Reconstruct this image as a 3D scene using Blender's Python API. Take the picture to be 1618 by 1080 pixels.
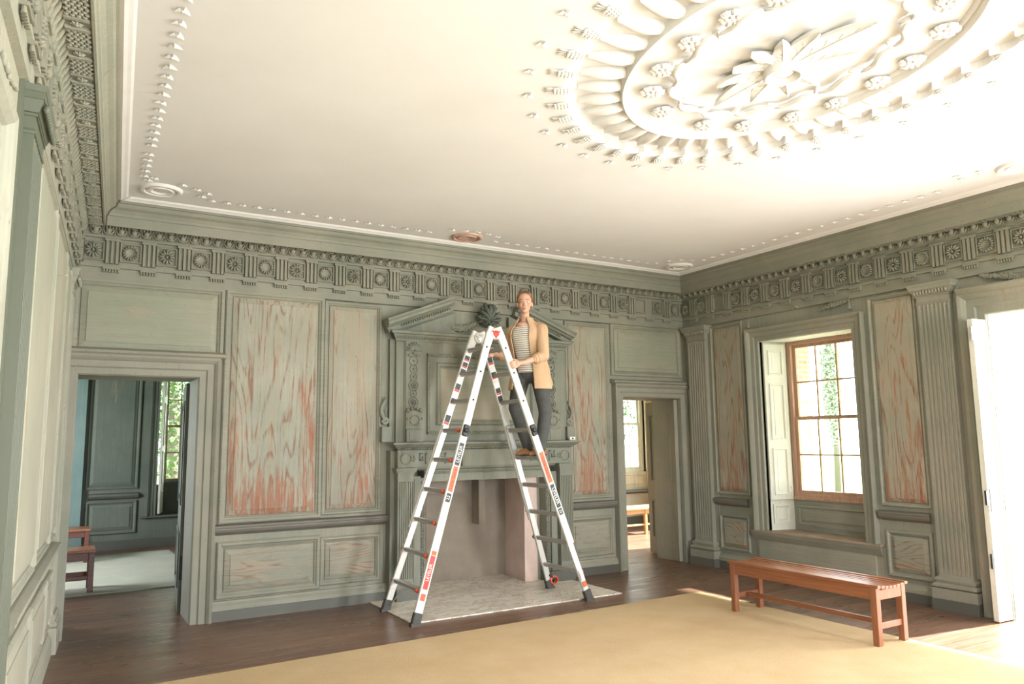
import bpy, bmesh, math, random
from mathutils import Vector, Matrix, Quaternion
random.seed(7)
sc = bpy.context.scene
for o in list(bpy.data.objects): bpy.data.objects.remove(o)
PI = math.pi

# ------------------------------------------------------------------ camera
cd = bpy.data.cameras.new('camera'); cam = bpy.data.objects.new('camera', cd)
sc.collection.objects.link(cam); sc.camera = cam
cd.sensor_fit = 'HORIZONTAL'; cd.sensor_width = 36.0
cd.lens = 1192.2 / 1618 * 36.0
cd.clip_start = 0.02; cd.clip_end = 300
yaw, pitch, roll = .5386, .1296, -.0122
_f = Vector((math.sin(yaw)*math.cos(pitch), math.cos(yaw)*math.cos(pitch), math.sin(pitch)))
_r = Vector((math.cos(yaw), -math.sin(yaw), 0)); _u = _r.cross(_f)
_r2 = _r*math.cos(roll) + _u*math.sin(roll); _u2 = -_r*math.sin(roll) + _u*math.cos(roll)
_M = Matrix((_r2, _u2, -_f)).transposed().to_4x4(); _M.translation = Vector((1.44, -7.29, 1.5487))
cam.matrix_world = _M

# ------------------------------------------------------------------ light
sc.view_settings.view_transform = 'Standard'; sc.view_settings.look = 'None'
sc.view_settings.gamma = 1; sc.view_settings.exposure = 0.74
sc.view_settings.use_curve_mapping = False
w = bpy.data.worlds.new('sky'); sc.world = w; w.use_nodes = True
bg = w.node_tree.nodes['Background']
bg.inputs[0].default_value = (.86, .93, 1.0, 1); bg.inputs[1].default_value = 6.5

def light(name, kind, loc, direction, energy, color, size=None, size_y=None, angle=None, spread=None):
    l = bpy.data.lights.new(name, kind); o = bpy.data.objects.new(name, l); sc.collection.objects.link(o)
    o.location = loc; o.rotation_mode = 'QUATERNION'
    o.rotation_quaternion = Vector(direction).to_track_quat('-Z', 'Y')
    l.energy = energy; l.color = color
    if size: l.shape = 'RECTANGLE'; l.size = size; l.size_y = size_y or size
    if angle: l.angle = angle
    if spread: l.spread = spread
    return o
SUN = light('sun', 'SUN', (12, -6, 8), (-1, .14, -.60), 30, (1, .96, .90), angle=math.radians(1.0))
# area lamps reinforcing daylight at openings outside the frame; near-wall windows are invented
light('daylight_side_window', 'AREA', (8.75, -7.2, 1.75), (-1, .38, .22), 260, (.95, .97, 1), 1.15, 2.0)
light('daylight_portal', 'AREA', (9.2, -4.85, 1.5), (-1, .10, -.12), 60, (.97, .98, 1), 1.0, 1.6)
light('fill_lamp_near_wall', 'AREA', (3.0, -9.75, 1.75), (-.25, 1, .60), 170, (.93, .97, 1), 1.15, 2.0)  # fill lamp added behind an invented opening in the unseen near wall
light('fill_lamp_near_wall', 'AREA', (6.7, -9.75, 1.75), (-.55, 1, .35), 165, (.93, .97, 1), 1.15, 2.0)  # second added fill lamp, also behind an invented opening
light('daylight_west_room', 'AREA', (-.6, 3.2, 1.6), (1, .05, -.05), 105, (.92, .97, 1), 1.2, 1.8)

W, H = 8.42, 3.62
SL = .058; XL = 1.46

# ------------------------------------------------------------------ materials
MATS = {}
def newmat(name):
    m = bpy.data.materials.new(name); m.use_nodes = True
    nt = m.node_tree; b = nt.nodes['Principled BSDF']; MATS[name] = m
    return m, nt, b
def N(nt, t, **k):
    n = nt.nodes.new(t)
    for a, v in k.items(): setattr(n, a, v)
    return n
def link(nt, a, b): nt.links.new(a, b)
def coords(nt, scale, rot=(0,0,0), obj_space=False):
    m = N(nt, 'ShaderNodeMapping'); m.inputs['Scale'].default_value = scale; m.inputs['Rotation'].default_value = rot
    if obj_space:
        g = N(nt, 'ShaderNodeTexCoord'); link(nt, g.outputs['Object'], m.inputs[0])
    else:
        g = N(nt, 'ShaderNodeNewGeometry'); link(nt, g.outputs['Position'], m.inputs[0])
    return m.outputs[0]
def noise(nt, vec, scale, detail=3, rough=.55, dist=0.0):
    n = N(nt, 'ShaderNodeTexNoise'); n.inputs['Scale'].default_value = scale; n.inputs['Detail'].default_value = detail
    n.inputs['Roughness'].default_value = rough; n.inputs['Distortion'].default_value = dist
    link(nt, vec, n.inputs['Vector']); return n.outputs[0]
def ramp(nt, fac, stops):
    r = N(nt, 'ShaderNodeValToRGB'); link(nt, fac, r.inputs[0])
    e = r.color_ramp.elements
    while len(e) < len(stops): e.new(.5)
    for i, (p, c) in enumerate(stops):
        e[i].position = p; e[i].color = (c, c, c, 1) if isinstance(c, (int, float)) else (*c, 1)
    return r.outputs[0]
def mix(nt, fac, a, b, mode='MIX'):
    n = N(nt, 'ShaderNodeMix'); n.data_type = 'RGBA'; n.blend_type = mode
    if hasattr(fac, 'is_linked') or hasattr(fac, 'links'): link(nt, fac, n.inputs[0])
    else: n.inputs[0].default_value = fac
    for v, i in ((a, 6), (b, 7)):
        if isinstance(v, tuple): n.inputs[i].default_value = (*v, 1)
        else: link(nt, v, n.inputs[i])
    return n.outputs[2]
def mth(nt, op, a, b=None, clamp=False):
    n = N(nt, 'ShaderNodeMath'); n.operation = op; n.use_clamp = clamp
    for v, i in ((a, 0), (b, 1)):
        if v is None: continue
        if isinstance(v, (int, float)): n.inputs[i].default_value = v
        else: link(nt, v, n.inputs[i])
    return n.outputs[0]
def bump(nt, b, h, strength, dist=.01):
    n = N(nt, 'ShaderNodeBump'); n.inputs['Strength'].default_value = strength; n.inputs['Distance'].default_value = dist
    link(nt, h, n.inputs['Height']); link(nt, n.outputs[0], b.inputs['Normal'])
def simple(name, col, rough=.6, metal=0.0, **k):
    m, nt, b = newmat(name)
    b.inputs['Base Color'].default_value = (*col, 1); b.inputs['Roughness'].default_value = rough; b.inputs['Metallic'].default_value = metal
    for a, v in k.items(): b.inputs[a].default_value = v
    return m

SAGE = (0.238, 0.240, 0.192); CREAM = (0.332, 0.311, 0.244); RED = (0.235, 0.092, 0.050); TAN = (0.344, 0.287, 0.209)
def paint(name, base=SAGE, alt=CREAM, wear=.35, tan=.5, axis='z', red=RED, zlow=None, rough=.62, seed=0.0, grain_k=.42):
    """aged paint on pine: mottled, worn along the grain to primer and bare wood"""
    m, nt, b = newmat(name)
    if axis == 'z': sc1 = (9, 9, .55); sc2 = (60, 60, 1.6); sc3 = (36, 36, 3.2)
    else: sc1 = (1.0, 1.0, 9); sc2 = (1.8, 1.8, 60); sc3 = (3.6, 3.6, 36)
    v1 = coords(nt, sc1); v2 = coords(nt, sc2); v3 = coords(nt, sc3); v0 = coords(nt, (1, 1, 1))
    mp = v1.node; mp.inputs['Location'].default_value = (seed, seed*.7, seed*.3)
    big = noise(nt, v0, 1.7, 4, .6)
    col = mix(nt, ramp(nt, big, [(.35, 0), (.68, 1)]), base, alt)
    grain = noise(nt, v2, 1, 4, .65)
    col = mix(nt, ramp(nt, grain, [(.40, .0), (.72, grain_k)]), col, tuple(c*.74 for c in base))
    n3 = noise(nt, v3, 1, 6, .72)
    s = noise(nt, v1, 1, 5, .62, .3)
    patch = noise(nt, v0, 2.1, 3, .55)
    tmask = mth(nt, 'ADD', mth(nt, 'MULTIPLY', s, .45), mth(nt, 'ADD', mth(nt, 'MULTIPLY', n3, .3), mth(nt, 'MULTIPLY', patch, .25)))
    col = mix(nt, ramp(nt, tmask, [(.585-.13*tan, 0), (.68-.12*tan, .75)]), col, TAN)
    rm = mth(nt, 'ADD', mth(nt, 'MULTIPLY', s, .36), mth(nt, 'ADD', mth(nt, 'MULTIPLY', n3, .42), mth(nt, 'MULTIPLY', noise(nt, coords(nt, (1.6, 1.6, .9)), 1.3, 3, .5), .25)))
    if zlow:
        sx = N(nt, 'ShaderNodeSeparateXYZ'); g = N(nt, 'ShaderNodeNewGeometry'); link(nt, g.outputs['Position'], sx.inputs[0])
        zz = mth(nt, 'MULTIPLY', mth(nt, 'SUBTRACT', zlow, sx.outputs[2]), .06)
        rm = mth(nt, 'ADD', rm, zz)
    t = .68 - .22*wear
    # figured grain of the pine showing through in thin arcs
    fig = noise(nt, coords(nt, (4.2, 4.2, .50) if axis == 'z' else (.8, .8, 4.2)), 1, 1.5, .45)
    fr_ = mth(nt, 'FRACT', mth(nt, 'MULTIPLY', fig, 17))
    lines = mth(nt, 'MULTIPLY', ramp(nt, fr_, [(0, 1), (.10, .9), (.30, 0), (.9, 0), (1, 1)]), ramp(nt, n3, [(.38, 0), (.55, 1)]))
    lm = mth(nt, 'MULTIPLY', lines, ramp(nt, rm, [(t-.11, 0), (t-.01, .75*min(1, wear*1.6+.15))]))
    col = mix(nt, lm, col, tuple(c*.78 for c in red))
    redc = mix(nt, ramp(nt, grain, [(.3, 0), (.7, 1)]), red, tuple(min(1, c*1.55) for c in red))
    col = mix(nt, ramp(nt, rm, [(t+.01, 0), (t+.075, .80)]), col, redc)
    # dark flecks where the paint has chipped
    fl = noise(nt, coords(nt, (40, 40, 14) if axis == 'z' else (14, 14, 40)), 2.0, 4, .7)
    fm = mth(nt, 'MULTIPLY', ramp(nt, fl, [(.64, 0), (.69, .8)]), ramp(nt, big, [(.3, .3), (.6, 1)]))
    col = mix(nt, fm, col, (.11, .085, .06))
    link(nt, col, b.inputs['Base Color']); b.inputs['Roughness'].default_value = rough
    b.inputs['Specular IOR Level'].default_value = .3
    h = mth(nt, 'ADD', mth(nt, 'MULTIPLY', grain, .6), mth(nt, 'MULTIPLY', n3, .6))
    bump(nt, b, h, .16, .003)
    return m
P = {}
P['wall'] = paint('sage_paint_boards', wear=.12, tan=.15)
P['wallh'] = paint('sage_paint_rails', wear=.12, tan=.2, axis='h')
P['panA'] = paint('worn_paint_red_streaks', wear=.70, tan=.9, zlow=2.0, base=(0.279, 0.286, 0.226), alt=(0.382, 0.355, 0.285), seed=2.0)
P['panB'] = paint('worn_paint_bare_pine', wear=.55, tan=1.3, zlow=1.7, base=(0.279, 0.276, 0.221), alt=(0.382, 0.350, 0.279), seed=5.3)
P['panC'] = paint('worn_paint_red_centre', wear=.60, tan=1.0, zlow=2.1, base=(0.279, 0.276, 0.217), alt=(0.382, 0.350, 0.275), seed=9.1)
P['panD'] = paint('sage_paint_panel', base=(0.270, 0.281, 0.209), wear=.15, tan=.3, axis='h', seed=3.3)
P['panE'] = paint('worn_paint_dado', wear=.50, tan=.85, axis='h', seed=7.7)
P['panF'] = paint('worn_paint_reddened', wear=.58, tan=1.1, zlow=2.2, base=(0.279, 0.276, 0.217), alt=(0.382, 0.350, 0.275), seed=12.4)
P['trim'] = paint('sage_paint_mouldings', grain_k=.16, base=(0.220, 0.221, 0.175), alt=(0.289, 0.270, 0.216), wear=.12, tan=.2, axis='h')
P['trimv'] = paint('sage_paint_casings', grain_k=.16, base=(0.235, 0.238, 0.190), alt=(0.306, 0.283, 0.227), wear=.15, tan=.2)
P['carve'] = paint('sage_paint_carving', base=(0.227, 0.225, 0.172), alt=(0.298, 0.277, 0.216), wear=.08, tan=.3)
P['mant'] = paint('greygreen_paint_mantel', base=(0.196, 0.206, 0.165), alt=(0.263, 0.251, 0.197), wear=.05, tan=.15)
P['rail'] = simple('chair_rail_brown_grey', (.15, .138, .112), .55); P['crest'] = simple('dark_grey_green_carving', (.115, .125, .10), .55)
P['skirt'] = simple('skirting_slate_grey', (.105, .105, .088), .5)
P['left'] = paint('sage_paint_lit_copy', base=(0.361, 0.356, 0.282), alt=(0.439, 0.408, 0.322), wear=.1, tan=.25)  # sage paint lightened: the left wall's stronger light put into its colour
P['leftt'] = paint('sage_mouldings_lit_copy', base=(0.313, 0.318, 0.256), alt=(0.392, 0.370, 0.296), wear=.18, tan=.35)  # same lightening for the mouldings of the brighter-lit left wall
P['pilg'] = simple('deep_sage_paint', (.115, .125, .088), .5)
P['cream'] = paint('cream_paint_shutter', base=(.62,.62,.53), alt=(.72,.70,.60), wear=.05, tan=.0)
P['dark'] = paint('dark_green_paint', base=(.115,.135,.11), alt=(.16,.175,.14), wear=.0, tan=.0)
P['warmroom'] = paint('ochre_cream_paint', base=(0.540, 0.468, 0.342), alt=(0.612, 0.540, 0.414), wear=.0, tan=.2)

def plaster(name, c1, c2, b_s=.25, scale=3):
    m, nt, b = newmat(name)
    v = coords(nt, (1,1,1)); n = noise(nt, v, scale, 6, .6)
    link(nt, mix(nt, ramp(nt, n, [(.3,0),(.7,1)]), c1, c2), b.inputs['Base Color']); b.inputs['Roughness'].default_value = .85
    bump(nt, b, noise(nt, v, scale*9, 5, .65), b_s, .006); return m
P['ceil'] = plaster('white_ceiling_plaster', (.755,.722,.705), (.80,.775,.765), .12, 1.2)
P['stucco'] = plaster('white_stucco', (.745,.705,.68), (.79,.755,.735), .25, 6)
P['fire'] = plaster('sooty_render', (.20,.165,.13), (.32,.265,.21), .4, 2.2)
P['pink'] = plaster('pink_limewash_plaster', (.60,.45,.39), (.70,.55,.485), .5, 5)
P['redst'] = plaster('red_stained_plaster', (.40,.17,.12), (.66,.5,.42), .3, 8)

m, nt, b = newmat('dark_pine_floorboards'); P['floor'] = m
g = N(nt, 'ShaderNodeNewGeometry'); sx = N(nt, 'ShaderNodeSeparateXYZ'); link(nt, g.outputs['Position'], sx.inputs[0])
pl = mth(nt, 'MULTIPLY', sx.outputs[1], 1/.155); fl = mth(nt, 'FLOOR', pl); fr = mth(nt, 'FRACT', pl)
wn = N(nt, 'ShaderNodeTexWhiteNoise'); wn.noise_dimensions = '1D'; link(nt, fl, wn.inputs['W'])
gr = noise(nt, coords(nt, (1.6, 40, 1)), 1, 5, .65)
base = mix(nt, wn.outputs[0], (.115, .058, .037), (.20, .104, .064))
base = mix(nt, ramp(nt, gr, [(.4, 0), (.7, .7)]), base, (.20, .125, .085))
gap = ramp(nt, fr, [(0, 1), (.025, 0)])
base = mix(nt, gap, base, (.02, .012, .01)); link(nt, base, b.inputs['Base Color'])
link(nt, ramp(nt, noise(nt, coords(nt, (1, 6, 1)), 2, 4, .6), [(.3, .24), (.7, .42)]), b.inputs['Roughness'])
bump(nt, b, mth(nt, 'SUBTRACT', gr, mth(nt, 'MULTIPLY', gap, 2.0)), .35, .004)

def weave(name, c1, c2):
    m, nt, b = newmat(name)
    v = coords(nt, (1,1,1)); n = noise(nt, v, 2.5, 5, .6); f = noise(nt, v, 130, 3, .6)
    c = mix(nt, ramp(nt, n, [(.3,0),(.7,1)]), c1, c2); c = mix(nt, ramp(nt, f, [(.35, 0), (.7, .35)]), c, tuple(x*.72 for x in c1))
    link(nt, c, b.inputs['Base Color']); b.inputs['Roughness'].default_value = .95; b.inputs['Specular IOR Level'].default_value = .1
    bump(nt, b, f, .5, .006); return m
P['rug'] = weave('tan_sisal', (.55,.395,.225), (.62,.465,.285)); P['rug2'] = weave('pale_sisal', (.42,.42,.34), (.50,.49,.40))

m, nt, b = newmat('veined_marble'); P['marble'] = m
v = coords(nt, (1.2, 2.6, 1), (0, 0, .35)); n = noise(nt, v, 2.4, 8, .68, 1.3)
c = mix(nt, ramp(nt, n, [(.46, 0), (.5, 1), (.54, 0)]), (.80,.75,.67), (.42,.34,.26))
c = mix(nt, ramp(nt, noise(nt, v, 1.2, 4, .6), [(.4, .0), (.8, .45)]), c, (.58,.50,.41))
link(nt, c, b.inputs['Base Color']); b.inputs['Roughness'].default_value = .35

def wood(name, c1, c2, rough=.32, axis=0):
    m, nt, b = newmat(name); s = [60, 60, 60]; s[axis] = 3
    n = noise(nt, coords(nt, tuple(s)), 1, 4, .6)
    link(nt, mix(nt, ramp(nt, n, [(.35,0),(.7,1)]), c1, c2), b.inputs['Base Color']); b.inputs['Roughness'].default_value = rough
    bump(nt, b, n, .15, .002); return m
P['teak'] = wood('reddish_teak', (.22,.078,.034), (.33,.125,.055), .28, 1)
P['teakv'] = wood('reddish_teak_legs', (.22,.078,.034), (.32,.12,.055), .35, 2)
P['mahog'] = wood('dark_red_wood', (.10,.028,.018), (.17,.05,.03), .35, 0)
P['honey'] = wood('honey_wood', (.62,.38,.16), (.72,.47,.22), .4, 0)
P['sash'] = wood('bare_red_brown_sash', (.40,.23,.15), (.52,.34,.24), .6, 2)
P['alu'] = simple('brushed_aluminium', (.66,.65,.62), .42, .55)
P['aluw'] = simple('pale_anodised_rail', (.66,.635,.59), .5, .1)
P['alud'] = simple('grey_aluminium_rung', (.44,.42,.40), .45, .5)
P['orange'] = simple('orange_red_plastic', (.80,.10,.035), .4)
P['black'] = simple('black_plastic', (.018,.018,.018), .45)
P['rubber'] = simple('grey_rubber', (.07,.065,.06), .7)
P['white'] = simple('white_label', (.78,.76,.72), .45)
P['redlab'] = simple('red_label', (.62,.05,.035), .5)
P['orlab'] = simple('orange_label', (.85,.13,.03), .5)
P['blklab'] = simple('black_label', (.03,.03,.03), .5)
P['brass'] = simple('worn_brass', (.62,.48,.26), .35, .9)
P['lockg'] = simple('worn_grey_lock', (.16,.15,.15), .5); P['steel'] = simple('pale_steel', (.62,.60,.58), .35, .8)
P['skin'] = simple('skin', (.68,.385,.275), .5); MATS['skin'].node_tree.nodes['Principled BSDF'].inputs['Subsurface Weight'].default_value = .08
P['lips'] = simple('lips', (.55,.19,.16), .45)
P['eyew'] = simple('eye_white', (.75,.72,.68), .3); P['iris'] = simple('iris', (.07,.09,.10), .25)
P['hair'] = wood('auburn_hair', (.16,.065,.03), (.27,.12,.055), .5, 2)
m, nt, b = newmat('camel_knit'); P['camel'] = m
f = noise(nt, coords(nt, (1,1,1)), 170, 2, .5); n = noise(nt, coords(nt, (14,14,3)), 1, 3, .5)
link(nt, mix(nt, ramp(nt, n, [(.35,0),(.7,1)]), (.58,.37,.225), (.67,.45,.29)), b.inputs['Base Color']); b.inputs['Roughness'].default_value = .9
b.inputs['Specular IOR Level'].default_value = .1; bump(nt, b, mth(nt, 'ADD', f, n), .5, .006)
m, nt, b = newmat('charcoal_trousers_cloth'); P['char'] = m
n = noise(nt, coords(nt, (1,1,1)), 14, 4, .6)
link(nt, mix(nt, n, (.045,.047,.045), (.10,.10,.095)), b.inputs['Base Color']); b.inputs['Roughness'].default_value = .85; bump(nt, b, noise(nt, coords(nt, (1,1,1.0)), 22, 3, .6), .5, .012)
m, nt, b = newmat('striped_jersey'); P['stripe'] = m
g = N(nt, 'ShaderNodeNewGeometry'); sx = N(nt, 'ShaderNodeSeparateXYZ'); link(nt, g.outputs['Position'], sx.inputs[0])
wob = mth(nt, 'MULTIPLY', noise(nt, coords(nt, (1,1,1)), 9, 2, .5), .02)
fr = mth(nt, 'FRACT', mth(nt, 'MULTIPLY', mth(nt, 'ADD', sx.outputs[2], wob), 1/.021))
link(nt, mix(nt, ramp(nt, fr, [(0, 0), (.62, 0), (.68, 1), (.95, 1), (1, 0)]), (.78,.72,.64), (.33,.28,.25)), b.inputs['Base Color']); b.inputs['Roughness'].default_value = .9
P['shoe'] = simple('tan_brown_leather', (.36,.15,.055), .4); P['sole'] = simple('dark_sole', (.05,.03,.02), .6)
m, nt, b = newmat('window_glass'); P['glass'] = m
b.inputs['Base Color'].default_value = (1,1,1,1); b.inputs['Roughness'].default_value = 0; b.inputs['Transmission Weight'].default_value = 1; b.inputs['IOR'].default_value = 1.0
b.inputs['Specular IOR Level'].default_value = .3
m, nt, b = newmat('leaf_green'); P['leaf'] = m
n = noise(nt, coords(nt, (1,1,1)), 3, 4, .6); link(nt, mix(nt, n, (.03,.075,.022), (.13,.20,.06)), b.inputs['Base Color']); b.inputs['Roughness'].default_value = .7
P['leafp'] = plaster('glare_washed_leaves', (.30,.34,.25), (.50,.54,.42), .1, 3); P['bark'] = simple('grey_bark', (.16,.13,.10), .9); P['grass'] = simple('lawn_green', (.16,.24,.07), .95)  # leafp: outdoor glare and haze put into a paler leaf colour
P['stone'] = plaster('pale_paving_stone', (.42,.39,.34), (.52,.49,.43), .2, 4)
m, nt, b = newmat('red_brick'); P['brick'] = m
br = N(nt, 'ShaderNodeTexBrick'); mp = N(nt, 'ShaderNodeMapping'); mp.inputs['Rotation'].default_value = (PI/2, 0, 0)
g = N(nt, 'ShaderNodeNewGeometry'); link(nt, g.outputs['Position'], mp.inputs[0]); link(nt, mp.outputs[0], br.inputs['Vector'])
br.inputs['Scale'].default_value = 1; br.inputs['Brick Width'].default_value = .22; br.inputs['Row Height'].default_value = .075; br.inputs['Mortar Size'].default_value = .006
br.inputs['Color1'].default_value = (.42,.19,.13,1); br.inputs['Color2'].default_value = (.50,.27,.18,1); br.inputs['Mortar'].default_value = (.6,.55,.48,1)
link(nt, br.outputs[0], b.inputs['Base Color']); b.inputs['Roughness'].default_value = .9

# ------------------------------------------------------------------ mesh helpers
def WB(s, d, z): return (s, -d, z)
def WR(s, d, z): return (W-d, -s, z)
def WL(s, d, z): return (XL - SL*s + d, -s, z)
def WF(s, d, z): return (s, 5.75-d, z)
def WN(s, d, z): return (s, 3.6-d, z)
def ID(x, y, z): return (x, y, z)
class MB:
    def __init__(self): self.v = []; self.f = []
    def add(self, vs, fs, mp=ID):
        n = len(self.v); self.v += [Vector(mp(*p)) for p in vs]; self.f += [tuple(i+n for i in q) for q in fs]
    def box(self, a0, a1, b0, b1, c0, c1, mp=ID):
        vs = [(x,y,z) for z in (c0,c1) for y in (b0,b1) for x in (a0,a1)]
        self.add(vs, [(0,2,3,1),(4,5,7,6),(0,1,5,4),(2,6,7,3),(0,4,6,2),(1,3,7,5)], mp); return self
    def bbox(self, a0, a1, b0, b1, c0, c1, mp=ID, e=.004):
        """box with bevelled vertical/horizontal edges"""
        vs = []
        xs, ys, zs = (a0,a1), (b0,b1), (c0,c1)
        idx = {}
        for i in (0,1):
            for j in (0,1):
                for k in (0,1):
                    sx = e if i == 0 else -e; sy = e if j == 0 else -e; sz = e if k == 0 else -e
                    base = (xs[i], ys[j], zs[k])
                    idx[i,j,k,0] = len(vs); vs.append((base[0], base[1]+sy, base[2]+sz))
                    idx[i,j,k,1] = len(vs); vs.append((base[0]+sx, base[1], base[2]+sz))
                    idx[i,j,k,2] = len(vs); vs.append((base[0]+sx, base[1]+sy, base[2]))
        fs = []
        for i in (0,1): fs.append((idx[i,0,0,0], idx[i,1,0,0], idx[i,1,1,0], idx[i,0,1,0]))
        for j in (0,1): fs.append((idx[0,j,0,1], idx[1,j,0,1], idx[1,j,1,1], idx[0,j,1,1]))
        for k in (0,1): fs.append((idx[0,0,k,2], idx[1,0,k,2], idx[1,1,k,2], idx[0,1,k,2]))
        for i in (0,1):
            for j in (0,1): fs.append((idx[i,j,0,0], idx[i,j,0,1], idx[i,j,1,1], idx[i,j,1,0]))
        for i in (0,1):
            for k in (0,1): fs.append((idx[i,0,k,0], idx[i,0,k,2], idx[i,1,k,2], idx[i,1,k,0]))
        for j in (0,1):
            for k in (0,1): fs.append((idx[0,j,k,1], idx[0,j,k,2], idx[1,j,k,2], idx[1,j,k,1]))
        for i in (0,1):
            for j in (0,1):
                for k in (0,1): fs.append((idx[i,j,k,0], idx[i,j,k,1], idx[i,j,k,2]))
        self.add(vs, fs, mp); return self
    def rings(self, s0, s1, z0, z1, prof, mp):
        """nested rectangles; prof = (inset, depth); closed by a cap"""
        vs = []; fs = []
        for (i, d) in prof: vs += [(s0+i, d, z0+i), (s1-i, d, z0+i), (s1-i, d, z1-i), (s0+i, d, z1-i)]
        for k in range(len(prof)-1):
            for j in range(4): fs.append((k*4+j, k*4+(j+1)%4, k*4+4+(j+1)%4, k*4+4+j))
        n = (len(prof)-1)*4; fs.append((n, n+1, n+2, n+3)); self.add(vs, fs, mp); return self
    def casing(self, s0, s1, z0, z1, prof, mp, sill=False):
        """mitred architrave round an opening; prof = (outset, depth)"""
        vs = []; fs = []
        for (o, d) in prof:
            if sill: vs += [(s0-o, d, z0-o), (s0-o, d, z1+o), (s1+o, d, z1+o), (s1+o, d, z0-o)]
            else: vs += [(s0-o, d, z0), (s0-o, d, z1+o), (s1+o, d, z1+o), (s1+o, d, z0)]
        m = 4 if sill else 3
        for k in range(len(prof)-1):
            for j in range(m): fs.append((k*4+j, k*4+(j+1)%4, k*4+4+(j+1)%4, k*4+4+j))
        if not sill:
            for j in (0, 3): fs.append(tuple(k*4+j for k in range(len(prof))))
        self.add(vs, fs, mp); return self
    def extr(self, prof, s0, s1, mp, m0=0.0, m1=0.0, z=True):
        """extrude profile (d,z) along s with mitred ends"""
        n = len(prof); vs = [(s0+m0*d, d, z_) for d, z_ in prof] + [(s1+m1*d, d, z_) for d, z_ in prof]
        fs = [(i, (i+1) % n, n+(i+1) % n, n+i) for i in range(n)] + [tuple(range(n)), tuple(range(n, 2*n))]
        self.add(vs, fs, mp); return self
    def hf(self, ss, zs, df, mp, back=0.0):
        """height field over (s,z) with side walls down to `back`"""
        ns, nz = len(ss), len(zs)
        vs = [(s, df(i, j), z) for j, z in enumerate(zs) for i, s in enumerate(ss)]
        fs = [(j*ns+i, j*ns+i+1, (j+1)*ns+i+1, (j+1)*ns+i) for j in range(nz-1) for i in range(ns-1)]
        b = len(vs); edge = [i for i in range(ns)] + [j*ns+ns-1 for j in range(1, nz)] + [(nz-1)*ns+i for i in range(ns-2, -1, -1)] + [j*ns for j in range(nz-2, 0, -1)]
        vs += [(vs[e][0], back, vs[e][2]) for e in edge]; ne = len(edge)
        fs += [(edge[k], edge[(k+1) % ne], b+(k+1) % ne, b+k) for k in range(ne)]
        self.add(vs, fs, mp); return self
    def lathe(self, prof, n=24, mp=ID, c=(0,0,0), axis='z', cap=True):
        vs = []; fs = []
        for r, h in prof:
            for k in range(n):
                a = 2*PI*k/n; p = (r*math.cos(a), r*math.sin(a), h)
                if axis == 'y': p = (p[0], p[2], p[1])
                if axis == 'x': p = (p[2], p[0], p[1])
                vs.append((p[0]+c[0], p[1]+c[1], p[2]+c[2]))
        for j in range(len(prof)-1):
            for k in range(n): fs.append((j*n+k, j*n+(k+1) % n, (j+1)*n+(k+1) % n, (j+1)*n+k))
        if cap: fs += [tuple(range(n)), tuple(range((len(prof)-1)*n, len(prof)*n))]
        self.add(vs, fs, mp); return self
    def ell(self, c, r, R=None, nu=12, nv=8, mp=ID, half=None):
        vs = []; fs = []; c = Vector(c)
        if isinstance(r, (int, float)): r = (r, r, r)
        for j in range(1, nv):
            t = PI*j/nv
            for k in range(nu):
                a = 2*PI*k/nu; p = Vector((r[0]*math.sin(t)*math.cos(a), r[1]*math.sin(t)*math.sin(a), r[2]*math.cos(t)))
                if R: p = R @ p
                vs.append(tuple(c+p))
        p = Vector((0,0,r[2])); q = -p
        if R: p = R @ p; q = R @ q
        vs += [tuple(c+p), tuple(c+q)]; n = len(vs)
        for j in range(nv-2):
            for k in range(nu): fs.append((j*nu+k, j*nu+(k+1) % nu, (j+1)*nu+(k+1) % nu, (j+1)*nu+k))
        for k in range(nu): fs.append((n-2, k, (k+1) % nu)); fs.append((n-1, (nv-2)*nu+k, (nv-2)*nu+(k+1) % nu))
        self.add(vs, fs, mp); return self
    def tube(self, pts, rad, n=10, mp=ID, closed=False, flat=None):
        pts = [Vector(p) for p in pts]; m = len(pts); vs = []; fs = []
        up = Vector((0,0,1)); prev = None
        for i, p in enumerate(pts):
            a = pts[(i-1) % m] if (closed or i > 0) else p; b = pts[(i+1) % m] if (closed or i < m-1) else p
            t = (b-a).normalized()
            if prev is None:
                x = t.cross(up)
                if x.length < .05: x = t.cross(Vector((0,1,0)))
            else: x = prev - t*prev.dot(t)
            x.normalize(); y = t.cross(x); prev = x
            r = rad[i] if isinstance(rad, (list, tuple)) else rad
            for k in range(n):
                an = 2*PI*k/n; vs.append(tuple(p + x*r*math.cos(an) + y*r*(flat or 1)*math.sin(an)))
        L = m if closed else m-1
        for i in range(L):
            for k in range(n): fs.append((i*n+k, i*n+(k+1) % n, ((i+1) % m)*n+(k+1) % n, ((i+1) % m)*n+k))
        if not closed: fs += [tuple(range(n)), tuple(range((m-1)*n, m*n))]
        self.add(vs, fs, mp); return self
    def bar(self, p, q, wx, wy, up=(0,0,1), e=0):
        """rectangular bar from p to q: wx across `side`, wy along `up`-ish"""
        p, q = Vector(p), Vector(q); t = (q-p).normalized(); x = t.cross(Vector(up)).normalized(); y = x.cross(t)
        def mp(a, b, c): return tuple(p + t*a + x*b + y*c)
        self.bbox(0, (q-p).length, -wx/2, wx/2, -wy/2, wy/2, mp, e or min(wx, wy)*.12); return self
    def loft(self, secs, cap=True, closed=True):
        n = len(secs[0]); vs = [tuple(p) for s in secs for p in s]; fs = []
        for j in range(len(secs)-1):
            for k in range(n if closed else n-1): fs.append((j*n+k, j*n+(k+1) % n, (j+1)*n+(k+1) % n, (j+1)*n+k))
        if cap: fs += [tuple(range(n)), tuple(range((len(secs)-1)*n, len(secs)*n))]
        self.add(vs, fs); return self
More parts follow.
